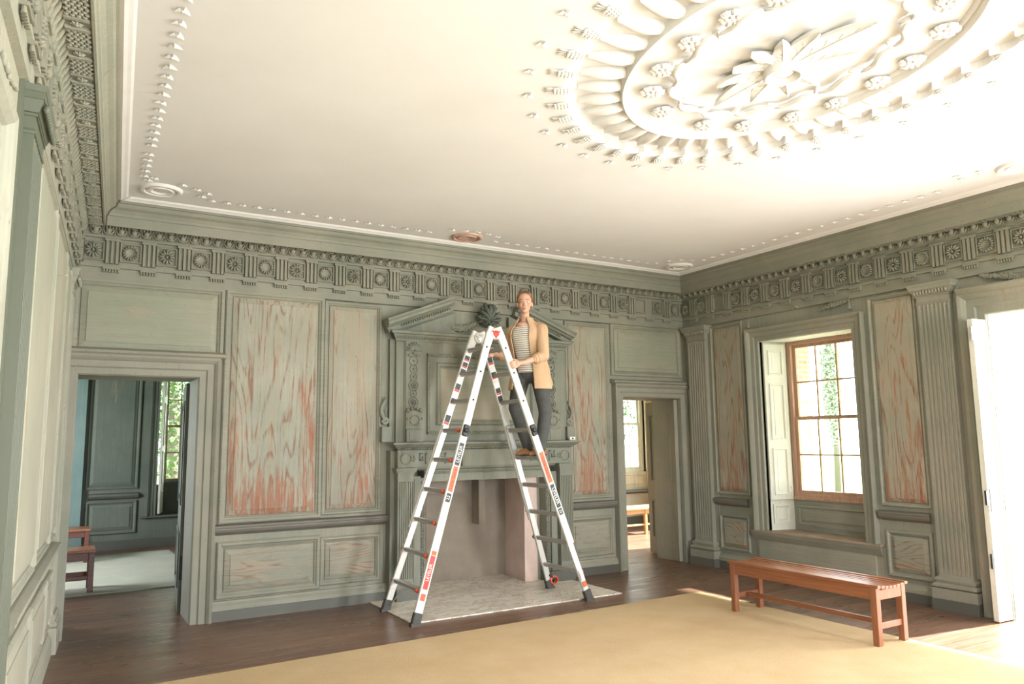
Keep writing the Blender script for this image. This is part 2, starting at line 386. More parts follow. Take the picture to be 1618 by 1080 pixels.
    def mesh(self, name, off=(0,0,0), smooth=False, normals=True):
        me = bpy.data.meshes.new(name); o = Vector(off)
        me.from_pydata([v-o for v in self.v], [], self.f); me.validate()
        if normals:
            bm = bmesh.new(); bm.from_mesh(me); bmesh.ops.recalc_face_normals(bm, faces=bm.faces); bm.to_mesh(me); bm.free()
        if smooth:
            me.polygons.foreach_set('use_smooth', [True]*len(me.polygons))
            if smooth != 'all':
                bm = bmesh.new(); bm.from_mesh(me)
                for e in bm.edges:
                    if len(e.link_faces) == 2 and e.calc_face_angle(0) > math.radians(smooth if smooth is not True else 40): e.smooth = False
                bm.to_mesh(me); bm.free()
        return me
COL = sc.collection
def tag(o, label, cat=None, group=None):
    o['label'] = label
    if cat: o['category'] = cat
    if group: o['group'] = group
    return o
def wloc(p):
    l = Vector((0,0,0))
    while p is not None: l += p.location; p = p.parent
    return l
def obj(name, mb, mat, parent=None, smooth=False, kind=None, label=None):
    off = wloc(parent)
    me = mb.mesh(name, off, smooth); me.materials.append(P[mat] if isinstance(mat, str) else mat)
    o = bpy.data.objects.new(name, me); COL.objects.link(o); o.parent = parent
    if kind: o['kind'] = kind
    if label: o['label'] = label
    return o
def thing(name, loc, label, cat, group=None):
    o = bpy.data.objects.new(name, None); COL.objects.link(o); o.location = loc; o.empty_display_size = .1
    return tag(o, label, cat, group)
def struct(name, mb, mat, label=None, smooth=False):
    return obj(name, mb, mat, None, smooth, 'structure', label)
def sempty(name, loc=(0,0,0), label=None):
    o = bpy.data.objects.new(name, None); COL.objects.link(o); o.location = loc; o['kind'] = 'structure'
    if label: o['label'] = label
    return o
def place(me, name, parent, loc, rotz=0.0, scale=None, rot=None):
    o = bpy.data.objects.new(name, me); COL.objects.link(o); o.parent = parent
    o.location = Vector(loc) - wloc(parent)
    if rot: o.rotation_euler = rot
    else: o.rotation_euler = (0, 0, rotz)
    if scale: o.scale = (scale,)*3 if isinstance(scale, (int, float)) else scale
    return o
WALLROT = {'B': 0.0, 'R': -PI/2, 'L': PI/2 - math.atan(SL)}
def placew(me, name, parent, wall, s, d, z):
    mp = {'B': WB, 'R': WR, 'L': WL}[wall]
    return place(me, name, parent, mp(s, d, z), WALLROT[wall])
def evald(o):
    dg = bpy.context.evaluated_depsgraph_get(); dg.update()
    return bpy.data.meshes.new_from_object(o.evaluated_get(dg))
def blob(mb, voxel=.006, smooth=6, extra=None):
    """fuse overlapping shells into one continuous surface"""
    me = mb.mesh('tmp', (0,0,0)); o = bpy.data.objects.new('tmp', me); COL.objects.link(o)
    r = o.modifiers.new('r', 'REMESH'); r.mode = 'VOXEL'; r.voxel_size = voxel
    if smooth:
        s = o.modifiers.new('s', 'SMOOTH'); s.iterations = smooth; s.factor = .5
    me2 = evald(o); bpy.data.objects.remove(o)
    out = MB(); out.v = [v.co.copy() for v in me2.vertices]; out.f = [tuple(p.vertices) for p in me2.polygons]
    bpy.data.meshes.remove(me2); return out
def text(s, size, origin, xdir, ydir, mat, parent, name='lettering', depth=.0006, sx=1.0):
    cu = bpy.data.curves.new('t', 'FONT'); cu.body = s; cu.size = size; cu.extrude = depth; cu.align_x = 'CENTER'; cu.align_y = 'CENTER'
    o = bpy.data.objects.new('t', cu); COL.objects.link(o); me = evald(o); bpy.data.objects.remove(o)
    x = Vector(xdir).normalized(); y = Vector(ydir).normalized(); z = x.cross(y)
    M = Matrix((x*sx, y, z)).transposed().to_4x4(); M.translation = Vector(origin) - wloc(parent)
    me.transform(M); me.materials.clear(); me.materials.append(P[mat])
    t = bpy.data.objects.new(name, me); COL.objects.link(t); t.parent = parent; return t
# window glass: thin clear pane
m = MATS['window_glass']; nt = m.node_tree; nt.nodes.remove(nt.nodes['Principled BSDF'])
t_ = N(nt, 'ShaderNodeBsdfTransparent'); g_ = N(nt, 'ShaderNodeBsdfGlossy'); g_.inputs['Roughness'].default_value = .03
mx = N(nt, 'ShaderNodeMixShader'); mx.inputs[0].default_value = .06
link(nt, t_.outputs[0], mx.inputs[1]); link(nt, g_.outputs[0], mx.inputs[2]); link(nt, mx.outputs[0], nt.nodes['Material Output'].inputs[0])
t_.inputs[0].default_value = (.95, .98, .96, 1)

# ================================================================== SHELL
fl = MB(); fl.box(.2, W+.4, -9.6, .55, -.12, 0); fl.box(-.4, 11.6, .55, 5.95, -.12, 0)
struct('floor', fl, 'floor')

def wallgrid(name, mp, ss, zs, holes, thick, mat, smap=None):
    """solid wall of cells with openings left out; holes = (s0,s1,z0,z1)"""
    mb = MB()
    for z0, z1 in zip(zs[:-1], zs[1:]):
        run = None
        for a, b in zip(ss[:-1], ss[1:]):
            c = ((a+b)/2, (z0+z1)/2)
            hole = any(h[0] < c[0] < h[1] and h[2] < c[1] < h[3] for h in holes)
            if hole:
                if run: mb.box(run[0], run[1], -thick, 0, z0, z1, mp); run = None
            else: run = (run[0], b) if run else (a, b)
        if run: mb.box(run[0], run[1], -thick, 0, z0, z1, mp)
    return struct(name, mb, mat)
DL = (1.545, 2.495, 0, 2.145)        # left doorway in the fireplace wall
DR = (7.365, 8.305, 0, 2.06)         # right doorway
FP = (4.64, 6.08, 0, 1.16)
WIN = (1.253, 2.468, .47, 2.66)      # window bay in the right wall (s = -y)
PD = (3.79, 5.35, 0, 2.60)           # portal in the right wall
wb = wallgrid('wall_back', WB, [1.2, DL[0], DL[1], FP[0], FP[1], DR[0], DR[1], W+.35], [0, FP[3], DR[3], DL[3], H+.15], [DL, DR, FP], .5, 'wall')
WIN2 = (6.6, 7.8, .47, 2.66)
wr = wallgrid('wall_right', WR, [0, WIN[0], WIN[1], PD[0], PD[1], WIN2[0], WIN2[1], 9.3], [0, .47, PD[3], WIN[3], H+.15], [WIN, PD, WIN2], .42, 'wall')
wl = wallgrid('wall_left', WL, [0, 4.75, 5.9, 9.3], [0, 2.4, H+.15], [(4.75, 5.9, 0, 2.4)], .3, 'left')
wn = MB()  # unseen wall; its two openings are added to let the fill lamps in
for a, b, c, d in ((.7, 2.4, 0, H+.15), (3.6, 6.1, 0, H+.15), (7.3, 8.8, 0, H+.15), (2.4, 3.6, 0, .8), (2.4, 3.6, 2.7, H+.15), (6.1, 7.3, 0, .8), (6.1, 7.3, 2.7, H+.15)):
    wn.box(a, b, -9.6, -9.3, c, d)
struct('wall_near', wn, 'wall')

# ---- ceiling with a scalloped sunk field
MC = Vector((4.80, -4.65)); E1 = Vector((.128, .992)); E2 = Vector((.992, -.128))
def mpt(th, ra, rb):
    p = MC + E1*ra*math.cos(th) + E2*rb*math.sin(th); return p.x, p.y
NS = 42; NA = NS*8
def scal(i):
    th = 2*PI*i/NA; k = abs(math.sin(NS/2*th))**.55
    return mpt(th, 1.385+.075*k, 1.075+.07*k)
X0, X1, Y0, Y1 = .9, W+.3, -9.5, .3
vs = []; fs = []
for i in range(NA):
    x, y = scal(i); dx, dy = x-MC.x, y-MC.y
    t = min((X1-MC.x)/dx if dx > 0 else (X0-MC.x)/dx if dx < 0 else 1e9, (Y1-MC.y)/dy if dy > 0 else (Y0-MC.y)/dy if dy < 0 else 1e9)
    vs += [(x, y, H), (MC.x+dx*t, MC.y+dy*t, H), (x, y, H+.045), (MC.x+dx*.5, MC.y+dy*.5, H+.045)]
for i in range(NA):
    j = (i+1) % NA
    fs += [(4*i, 4*i+1, 4*j+1, 4*j), (4*i, 4*j, 4*j+2, 4*i+2), (4*i+2, 4*j+2, 4*j+3, 4*i+3)]
fs.append(tuple(4*i+3 for i in range(NA)))
cb = MB(); cb.add(vs, fs); cb.box(X0, X1, Y0, Y1, H+.12, H+.3)
ceiling = struct('ceiling', cb, 'ceil')
# plaster border moulding of the ceiling
CE = .315
def lx(s, d): return XL - SL*s + d
pb = MB(); pr_ = [(0, H), (0, H-.02), (.02, H-.028), (.04, H-.018), (.06, H-.012), (.075, H)]
pr_ = [(CE+a, z) for a, z in pr_]
pb.extr(pr_, XL, W, WB, 1, -1); pb.extr(pr_, 0, 9.3, WR, 1, -1); pb.extr(pr_, 0, 9.3, WL, 1, -1)
obj('plaster_border', pb, 'stucco', ceiling)

# ================================================================== ENTABLATURES
ENT = [(0, 2.955), (.03, 2.962), (.03, 3.065), (.048, 3.070), (.048, 3.095), (.03, 3.098), (.03, 3.322), (.052, 3.328), (.052, 3.345),
       (.06, 3.350), (.075, 3.385), (.085, 3.405), (.11, 3.410), (.215, 3.410), (.215, 3.392), (.228, 3.392), (.228, 3.475), (.238, 3.482), (.242, 3.50),
       (.262, 3.528), (.29, 3.545), (.300, 3.560), (.300, 3.575), (.315, 3.578), (.315, H+.01), (0, H+.01)]
def proto(f, mat, smooth=True):
    mb = MB(); f(mb); me = mb.mesh('proto', (0,0,0), smooth); me.materials.append(P[mat]); return me
PB = lambda s, d, z: (s, -d, z)
def f_trig(mb):
    ss = []; dep = {}
    w_ = .057
    for k in range(3):
        c = -.038 + .038*k
        for q, dd in ((-.014, .010), (-.010, .034), (.010, .034), (.014, .010)): ss.append(c+q); dep[len(ss)-1] = dd
    ss = [-w_, -w_+.0005] + ss + [w_-.0005, w_]; ds = [.022, .010] + [dep[i] for i in range(12)] + [.010, .022]
    mb.hf(ss, [3.104, 3.318], lambda i, j: ds[i]+.028, PB, .028)
    mb.box(-.060, .060, .03, .070, 3.300, 3.322, PB)
def f_gut(mb):
    mb.box(-.066, .066, .03, .062, 3.052, 3.068, PB)
    for k in range(6):
        x = -.055+.022*k
        mb.lathe([(.010, 3.026), (.0075, 3.053)], 8, PB, (x, .046, 0))
def f_frame(mb):
    mb.casing(-.072, .072, 3.138, 3.282, [(0, .031), (0, .050), (.008, .054), (.013, .050), (.014, .03)], PB, sill=True)
def f_flower(mb):
    zc = 3.210
    for k in range(12):
        a = 2*PI*k/12; R = Matrix.Rotation(-a, 3, 'Y')
        mb.ell((.043*math.cos(a), .054, zc+.043*math.sin(a)), (.026, .018, .0098), R, 8, 6, PB)
    mb.ell((0, .060, zc), (.012, .014, .012), None, 10, 6, PB)
def f_bead(mb):
    zc = 3.210
    for k in range(16):
        a = 2*PI*k/16; R = Matrix.Rotation(-a, 3, 'Y')
        mb.ell((.054*math.cos(a), .052, zc+.054*math.sin(a)), (.015, .018, .0095), R, 8, 6, PB)
    mb.lathe([(.044, .03), (.044, .046), (.038, .046), (.032, .036), (.0, .040)], 20, lambda x, y, z: PB(x, z, zc+y), cap=False)
pt_trig = proto(f_trig, 'carve', False); pt_gut = proto(f_gut, 'carve', 40); pt_frame = proto(f_frame, 'carve', False)
pt_fl = proto(f_flower, 'carve', 'all'); pt_bd = proto(f_bead, 'carve', 'all')
def eggs(mp, s0, s1, step):
    mb = MB(); n = int((s1-s0)/step)
    for k in range(n):
        s = s0+step*(k+.5); tilt = Matrix.Rotation(-.35, 3, 'X')
        mb.ell((s, .092, 3.380), (step*.27, .026, .034), tilt, 8, 6, mp)
        # shell round the egg, open at the top
        pts = [(s+step*.40*math.cos(a), .086-.016*math.sin(-a)*0+.010, 3.388+.040*math.sin(a)) for a in [PI+PI*i/6 for i in range(7)]]
        mb.tube(pts, .0075, 5, mp)
        mb.ell((s+step*.5, .085, 3.372), (.0055, .012, .030), None, 6, 5, mp)
    return mb
def waves(mp, s0, s1, step):
    mb = MB(); n = int((s1-s0)/step)
    for k in range(n):
        s = s0+step*k
        pts = [(s+step*(.1+1.1*t*t), .058+.052*t, 3.350+.060*math.sin(t*PI/2)) for t in (0, .25, .5, .75, 1)]
        mb.tube(pts, [.004, .010, .013, .010, .004], 6, mp)
    return mb
def mutules(mp, s0, s1, ph):
    """coffered soffit: cross bars, basket-weave fields and flower fields"""
    mb = MB(); k = 0; s = s0+ph
    while s < s1-.2:
        for q in (0, .095): mb.extr([(.105, 3.410), (.105, 3.399), (.108, 3.392), (.205, 3.392), (.208, 3.399), (.208, 3.410)], s+q, s+q+.02, mp)
        for i in range(4):
            a = PI*i/4
            mb.ell((s+.057, .155, 3.400), (.030, .008, .009), Matrix.Rotation(a, 3, 'Z'), 6, 4, mp)
        mb.ell((s+.057, .155, 3.396), .010, None, 6, 4, mp)
        for r in range(7):
            for c in range(4):
                x = s+.130+r*.0235; y = .122+c*.024 + (.006 if r % 2 else -.004)
                mb.ell((x, y, 3.402), (.009, .0125, .010), None, 6, 4, mp)
        s += .289
    return mb
def entab(n, wall, mp, s0, s1, m0, m1, first, count, missing, mat, matc, fluff):
    mb = MB(); mb.extr(ENT, s0, s1, mp, m0, m1)
    t = struct('trim_%d' % n, mb, mat, {'B': 'carved entablature above the fireplace wall', 'R': 'carved entablature above the window wall', 'L': 'carved entablature above the left wall'}[wall])
    obj('egg_and_dart', eggs(mp, s0+.1, s1-.1, .0985) if wall != 'L' else waves(mp, s0+.1, s1-.1, .075), matc, t, 'all')
    obj('coffered_soffit', mutules(mp, s0+.05, s1, .05), matc, t, False)
    for i in range(count):
        s = first+.289*i
        placew(pt_frame, 'metope_frame', t, wall, s, 0, 0)
        if i not in missing: placew(pt_fl if (i % 2 == 0) else pt_bd, 'rosette', t, wall, s, 0, 0)
        ok = i < count-1
        if ok and i not in (missing if wall == 'B' else []):
            placew(pt_trig, 'triglyph', t, wall, s+.1445, 0, 0)
        if ok: placew(pt_gut, 'guttae', t, wall, s+.1445, 0, 0)
    return t
t1 = entab(1, 'B', WB, XL, W, 1, -1, 1.601, 24, {21}, 'trim', 'carve', 0)
placew(pt_trig, 'triglyph', t1, 'B', 1.601-.1445+.02, 0, 0)
t2 = entab(2, 'R', WR, 0, 9.3, 1, -1, .105, 31, {2}, 'trim', 'carve', 0)
t3 = entab(3, 'L', WL, 0, 9.3, 1, -1, .105, 31, {7}, 'leftt', 'leftt', 0)

# ================================================================== PANELLING
PPROF = [(-.012, -.004), (-.012, .018), (0, .030), (.018, .030), (.030, .016), (.040, .012), (.046, .002), (.052, -.002), (.058, .012), (.104, .024), (.106, .030)]
def panel(wall_o, mp, f0, f1, z0, z1, mat, fr=.106):
    """raised and fielded panel; arguments give the flat field"""
    k = fr/.106; pr = [(i*k, d) for i, d in PPROF]
    mb = MB(); mb.rings(f0-fr, f1+fr, z0-fr, z1+fr, pr[:8], mp)
    t = obj('panel_moulding', mb, 'wallh' if wall_o.name.startswith('wall_left') is False else 'leftt', wall_o)
    mb = MB(); mb.rings(f0-fr, f1+fr, z0-fr, z1+fr, pr[7:], mp)
    return obj('panel', mb, mat, wall_o)
ZU0, ZU1, ZD0, ZD1 = .955, 2.855, .300, .560
ZO0, ZO1 = 2.425, 2.855
panel(wb, WB, 1.585, 2.575, ZO0, ZO1, 'panD')
panel(wb, WB, 2.817, 3.514, ZU0, ZU1, 'panA')
panel(wb, WB, 3.723, 4.135, ZU0, ZU1, 'panB', .085)
panel(wb, WB, 2.817, 3.514, ZD0, ZD1, 'panE'); panel(wb, WB, 3.723, 4.135, ZD0, ZD1, 'panE', .085)
panel(wb, WB, 6.60, 7.07, ZU0, ZU1, 'panC', .085); panel(wb, WB, 6.60, 7.07, ZD0, ZD1, 'panE', .085)
panel(wb, WB, 7.30, 8.245, ZO0, ZO1, 'panD', .095)
panel(wr, WR, .575, .935, ZU0, ZU1, 'panF', .075); panel(wr, WR, .60, .90, ZD0, ZD1, 'panE', .07)
panel(wr, WR, 2.745, 3.085, ZU0, ZU1, 'panF', .075); panel(wr, WR, 2.775, 3.055, ZD0, ZD1, 'panE', .08)
panel(wr, WR, 6.0, 6.3, ZU0, ZU1, 'panF', .075); panel(wr, WR, 8.1, 9.0, ZU0, ZU1, 'panF', .1)
panel(wl, WL, .62, .98, ZU0, ZU1, 'left', .07); panel(wl, WL, 1.22, 2.03, ZU0, ZU1, 'left', .08); panel(wl, WL, 2.28, 3.20, ZU0, ZU1, 'left', .095)
panel(wl, WL, .62, .98, ZD0, ZD1, 'left', .07); panel(wl, WL, 1.22, 2.03, ZD0, ZD1, 'left', .08); panel(wl, WL, 2.28, 3.20, ZD0, ZD1, 'left', .095)
panel(wl, WL, 5.9, 8.9, ZU0, ZU1, 'left', .095)
def rail(wall_o, mp, s0, s1, mat='rail'):
    mb = MB(); e = .03
    pr = [(0, .735), (.02, .74), (.035, .752), (.052, .765), (.060, .785), (.060, .80), (.066, .806), (.066, .822), (.03, .832), (0, .834)]
    mb.extr(pr, s0+e, s1-e, mp, -e/.066, e/.066); return obj('chair_rail', mb, mat, wall_o)
def skirt(n, name, mp, segs, mcap='wallh', mat='skirt'):
    o = None
    for (a, b) in segs:
        mb = MB(); mb.extr([(0, 0), (.045, 0), (.045, .088), (0, .092)], a, b, mp)
        mc = MB(); mc.extr([(0, .09), (.045, .090), (.042, .125), (.024, .150), (.020, .168), (0, .170)], a, b, mp)
        if o is None: o = struct(name, mb, mat); par = o
        else: obj('skirting_board', mb, mat, par)
        obj('base_moulding', mc, mcap, par)
    return o
rail(wb, WB, 2.665, 4.30); rail(wb, WB, 6.45, 7.20)
rail(wr, WR, .47, 1.005); rail(wr, WR, 2.64, 3.16); rail(wr, WR, 5.95, 6.4)
rail(wl, WL, .47, 3.37, 'leftt'); rail(wl, WL, 5.5, 9.2, 'leftt')
skirt(1, 'baseboard_back', WB, [(2.665, 4.30), (6.46, 7.20)])
skirt(1, 'baseboard_right', WR, [(.47, 3.12), (5.9, 9.3)])
skirt(1, 'baseboard_left', WL, [(.47, 3.37), (5.5, 9.3)], 'leftt', 'leftt')

# ---- doorway casings
CAS = [(0, -.05), (0, .022), (.006, .028), (.055, .030), (.062, .036), (.068, .044), (.120, .048), (.128, .060), (.150, .078), (.172, .085), (.172, 0)]
def doorcase(n, mp, d, mat, label, w=1.0, ears=None, thick=.5, inner=None):
    mb = MB(); mb.casing(d[0], d[1], 0, d[3], [(o*w, k) for o, k in CAS], mp)
    t = struct('door_%d' % n, mb, mat, label)
    if inner:
        ib = MB(); e = .004
        ib.casing(d[0]-.02, d[1]+.02, 0, d[3]+.02, [(0, -thick-.02), (-.02-e, -thick-.02), (-.02-e, -.004), (0, -.004)], mp); obj('jamb_lining', ib, inner, t)
    return t
d1 = doorcase(1, WB, DL, 'trimv', 'doorway at the left of the fireplace wall', 1.0, inner='trimv')
mb = MB(); mb.extr([(0, 2.315), (.085, 2.318), (.098, 2.33), (.102, 2.35), (.06, 2.372), (0, 2.38)], 1.42, 2.71, WB, 0, 0); obj('cap_moulding', mb, 'trim', d1)
d2 = doorcase(2, WB, DR, 'trimv', 'doorway at the right of the fireplace wall with a panelled leaf', .95, inner='trimv')
mb = MB(); mb.extr([(0, 2.225), (.085, 2.228), (.095, 2.24), (.10, 2.255), (.05, 2.275), (0, 2.28)], 7.18, 8.36, WB, 0, 0); obj('cap_moulding', mb, 'trim', d2)
d3 = doorcase(3, WR, PD, 'trimv', 'tall portal in the window wall with its leaf swung outward into the sun', 1.2, inner='cream', thick=.42)
mb = MB(); mb.extr([(0, 2.79), (.09, 2.795), (.11, 2.81), (.13, 2.83), (.13, 2.845), (.05, 2.86), (0, 2.865)], 3.60, 5.55, WR); obj('cap_moulding', mb, 'trim', d3)

def leaf(name, parent, hinge, ang, width, height, mat, z0=.012, fields=None, th=.045):
    """panelled door leaf as parts; local x along the leaf"""
    c, s = math.cos(ang), math.sin(ang)
    def mp(a, d, z): return (hinge[0]+c*a - s*d, hinge[1]+s*a + c*d, z)
    mb = MB(); fields = fields or [(.13, width-.13, .22, .72), (.13, width-.13, .98, height-.17)]
    # frame cells
    zs = sorted({z0, height} | {v for f_ in fields for v in f_[2:]}); xs = sorted({0, width} | {v for f_ in fields for v in f_[:2]})
    for za, zb in zip(zs[:-1], zs[1:]):
        run = None
        for a, b in zip(xs[:-1], xs[1:]):
            cx, cz = (a+b)/2, (za+zb)/2
            if any(f_[0] < cx < f_[1] and f_[2] < cz < f_[3] for f_ in fields):
                if run: mb.box(run[0], run[1], 0, th, za, zb, mp); run = None
            else: run = (run[0], b) if run else (a, b)
        if run: mb.box(run[0], run[1], 0, th, za, zb, mp)
    L = obj(name, mb, mat, parent)
    for f_ in fields:
        for side in (0, 1):
            mq = (lambda a, d, z: mp(a, -d, z)) if side == 0 else (lambda a, d, z: mp(a, th+d, z))
            pm = MB(); k = min(.07, (f_[1]-f_[0])*.22)
            pm.rings(f_[0], f_[1], f_[2], f_[3], [(-.008, 0), (-.008, .010), (.006, .014), (.016, .004), (.02, -.012), (k, -.002), (k+.002, .004)], mq)
            obj('leaf_panel', pm, mat, L)
    return L, mp
# right doorway: leaf opened away from us
dl2, mpd = leaf('door_leaf', d2, (8.292, .035), math.atan2(.87, .275), .91, 2.045, 'trimv')
kn = MB(); kn.box(.83, .86, -.03, 0, .96, 1.12, mpd); kn.ell((.845, -.045, 1.04), .025, None, 10, 8, mpd); obj('rim_lock', kn, 'black', dl2)
# left doorway: leaf seen edge-on beyond the opening
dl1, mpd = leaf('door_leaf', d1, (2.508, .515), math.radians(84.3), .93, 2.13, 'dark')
kn = MB(); kn.box(-.005, .012, .005, .04, .30, .52, mpd); obj('hinge', kn, 'black', dl1)
# portal leaf standing outward in the sun
dl3, mpd = leaf('door_leaf', d3, (8.20, -3.775), math.radians(-3.2), 1.12, 2.55, 'cream', fields=[(.17, .52, 1.82, 2.36), (.64, .98, 1.82, 2.36), (.17, .52, 1.05, 1.68), (.64, .98, 1.05, 1.68), (.17, .52, .25, .85), (.64, .98, .25, .85)])
kn = MB(); kn.hf([.05+.03*math.cos(PI-PI*i/8) for i in range(9)], [.905, .92, 1.08, 1.095], lambda i, j: .006 if 0 < i < 8 else .0, lambda a, d, z: mpd(a, -d, z)); obj('lock_plate', kn, 'lockg', dl3, label='grey oval lock plate')
for z in (.5, 1.02, 2.42):
    kn = MB(); kn.box(-.03, .0, -.004, .012, z-.06, z+.06, mpd); obj('hinge', kn, 'steel' if z > 2 else 'black', dl3)

# ---- fluted pilasters
def pilaster(n, mp, c, mat, label, w=.30, d=.075, flutes=7, gs=1.0):
    h = w/2; nf = flutes; step = (w-.03)/nf; ss = [-h]; ds = [0]
    for k in range(nf):
        a = -h+.015+k*step
        for q, dd in ((.12, 0), (.20, .010), (.5, .016), (.80, .010), (.88, 0)): ss.append(a+step*q); ds.append(dd)
    ss.append(h); ds.append(0); zs = [.30, .345, .36, 2.72, 2.735, 2.79]
    mb = MB(); mb.hf([c+s for s in ss], zs, lambda i, j: d - (ds[i] if 2 <= j <= 3 else (ds[i]*.5 if j in (1, 4) else 0)), mp)
    mb.extr([(0, .3), (.0, 2.96), (.018, 2.96), (.018, .3)], c-h-.06, c+h+.06, mp)
    t = struct('trim_%d' % n, mb, mat, label)
    b = MB(); g = .03
    # pedestal plinth, torus, scotia
    def ring(o0, z0, o1, z1): 
        o0 *= gs; o1 *= gs; a0 = (c-h-o0, c+h+o0, d+o0); a1 = (c-h-o1, c+h+o1, d+o1)
        b.add([(a0[0], 0, z0), (a0[1], 0, z0), (a0[1], a0[2], z0), (a0[0], a0[2], z0), (a1[0], 0, z1), (a1[1], 0, z1), (a1[1], a1[2], z1), (a1[0], a1[2], z1)],
              [(0,1,2,3), (4,5,6,7), (0,1,5,4), (1,2,6,5), (2,3,7,6), (3,0,4,7)], mp)
    for o0, z0, o1, z1 in ((.05, .10, .05, .19), (.03, .19, .048, .205), (.048, .205, .048, .222), (.048, .222, .03, .238), (.022, .238, .022, .25), (.03, .25, .034, .268), (.034, .268, .02, .285), (.008, .285, 0, .305)): ring(o0, z0, o1, z1)
    obj('pilaster_base', b, mat, t)
    b = MB(); ring(.056, 0, .056, .10); obj('plinth', b, 'skirt' if mat != 'leftt' else mat, t)
    b = MB()
    for o0, z0, o1, z1 in ((.006, 2.765, .012, 2.775), (.012, 2.775, .006, 2.785), (.0, 2.785, .004, 2.835), (.014, 2.835, .014, 2.848), (.018, 2.85, .045, 2.90), (.052, 2.90, .052, 2.93), (.056, 2.93, .066, 2.955)): ring(o0, z0, o1, z1)
    cp = obj('capital', b, mat, t)
    b = MB(); k = 0; x = -h
    while x < h+.001:
        b.ell((c+x, d+.036, 2.875), (.012, .014, .02), None, 8, 6, mp); x += .0295
    obj('capital_eggs', b, mat, cp, 'all')
    return t
pilaster(4, WR, .30, 'trimv', 'fluted corner pilaster between the doorway leaf and the narrow panel')
pilaster(5, WR, 3.365, 'trimv', 'fluted pilaster beside the bright portal')
pilaster(6, WL, .28, 'leftt', 'pale pilaster in the left corner', .28, .035, gs=.7)
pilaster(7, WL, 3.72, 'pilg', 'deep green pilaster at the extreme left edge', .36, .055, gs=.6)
pilaster(8, WR, 5.75, 'trimv', 'fluted pilaster on the far side of the portal')
d4 = doorcase(4, WL, (4.75, 5.9, 0, 2.4), 'leftt', 'doorway in the left wall cut by the photo edge', .9, inner='leftt', thick=.3)
# frieze carving over the left doorway
mb = MB(); rnd = random.Random(3)
for k in range(110):
    mb.ell((4.1+rnd.random()*1.9, .01, 2.62+rnd.random()*.25), (.012+.022*rnd.random(), .010, .007), Matrix.Rotation(rnd.random()*3, 3, 'Y'), 6, 5, WL)
obj('frieze_carving', mb, 'leftt', d4, 'all')

# ---- garlands of the right wall
def garland(parent, mp, p0, p1, sag, rr, mat='carve', broken=1.0, n=34, start=0.0, seed=1, name='swag'):
    mb = MB(); rnd = random.Random(seed)
    for k in range(n+1):
        t = start + (broken-start)*k/n
        s = p0[0]+(p1[0]-p0[0])*t; z = p0[1]+(p1[1]-p0[1])*t - sag*4*t*(1-t); r = rr*(.45+.55*math.sin(PI*min(max(t,.03),.97)))
        mb.ell((s, .035, z), (r*.9, r*.6, r*.8), None, 8, 6, mp)
        for q in range(4):
            a = rnd.random()*2*PI
            mb.ell((s+r*.6*math.cos(a), .035+r*.35, z+r*.7*math.sin(a)), (r*.42, r*.35, r*.22), Matrix.Rotation(rnd.random()*3, 3, 'Y'), 6, 5, mp)
    return obj(name, mb, mat, parent, 'all')
def tassel(parent, mp, s, z0, z1, mat='carve'):
    mb = MB(); mb.tube([(s, .035, z0), (s, .035, z1+.05)], .006, 6, mp)
    mb.lathe([(.004, z1+.07), (.014, z1+.06), (.010, z1+.045), (.018, z1+.02), (.020, z1)], 8, mp, (s, .035, 0)); return obj('tassel', mb, mat, parent, 'all')

# ================================================================== WINDOWS
def window(n, mp, s0, s1, z0, z1, d, frame, cols, rows, smat, label, wid=.045):
    """double-hung sash in the plane depth d (negative = behind the wall face)"""
    t = sempty('window_%d' % n, mp((s0+s1)/2, d, z0), label)
    fr = MB(); f = .05
    fr.casing(s0+f, s1-f, z0+f, z1-f, [(0, d-.02), (0, d+.045), (.012, d+.05), (f, d+.05), (f, d-.02)], mp, sill=True); obj('window_frame', fr, frame, t)
    zm = (z0+z1)/2
    for zi, (a, b, dd) in enumerate(((z0+f, zm+.02, d+.012), (zm-.02, z1-f, d-.012))):
        sb = MB(); r = .035
        sb.casing(s0+f+r, s1-f-r, a+r, b-r, [(0, dd-.015), (0, dd+.015), (r, dd+.015), (r, dd-.015)], mp, sill=True)
        x0, x1 = s0+f+r, s1-f-r
        so = obj('sash', sb, smat, t)
        mu = MB()
        for c in range(1, cols):
            x = x0+(x1-x0)*c/cols; mu.box(x-.008, x+.008, dd-.012, dd+.012, a+r, b-r, mp)
        for c in range(1, rows):
            z = a+r+(b-a-2*r)*c/rows; mu.box(x0, x1, dd-.0119, dd+.0119, z-.008, z+.008, mp)
        obj('glazing_bars', mu, smat, so)
        gl = MB(); gl.box(x0-.006, x1+.006, dd-.002, dd+.002, a+r-.006, b-r+.006, mp); obj('pane', gl, 'glass', so)
    return t
w1 = window(1, WR, 1.374, 2.345, .862, 2.66, -.36, 'sash', 3, 2, 'sash', 'tall sash window with bare red-brown glazing bars')
mb = MB(); mb.casing(WIN[0], WIN[1], .50, WIN[3], [(o*.85, k) for o, k in CAS], WR); obj('window_casing', mb, 'trimv', w1)
mb = MB()   # splayed lining of the bay: head and both jambs
def splay(z0, z1, out):
    out.add([(1.253, .0, z0), (1.374, -.31, z0), (1.374, -.31, z1), (1.253, 0, z1)], [(0,1,2,3)], WR)
mb.add([(1.24, -.004, 2.652), (2.48, -.004, 2.652), (2.345, -.42, 2.652), (1.374, -.42, 2.652), (1.24, -.004, 2.67), (2.48, -.004, 2.67), (2.345, -.42, 2.67), (1.374, -.42, 2.67)], [(0,1,2,3), (4,5,6,7), (0,1,5,4), (2,3,7,6), (1,2,6,5), (3,0,4,7)], WR)
obj('window_head', mb, 'cream', w1)
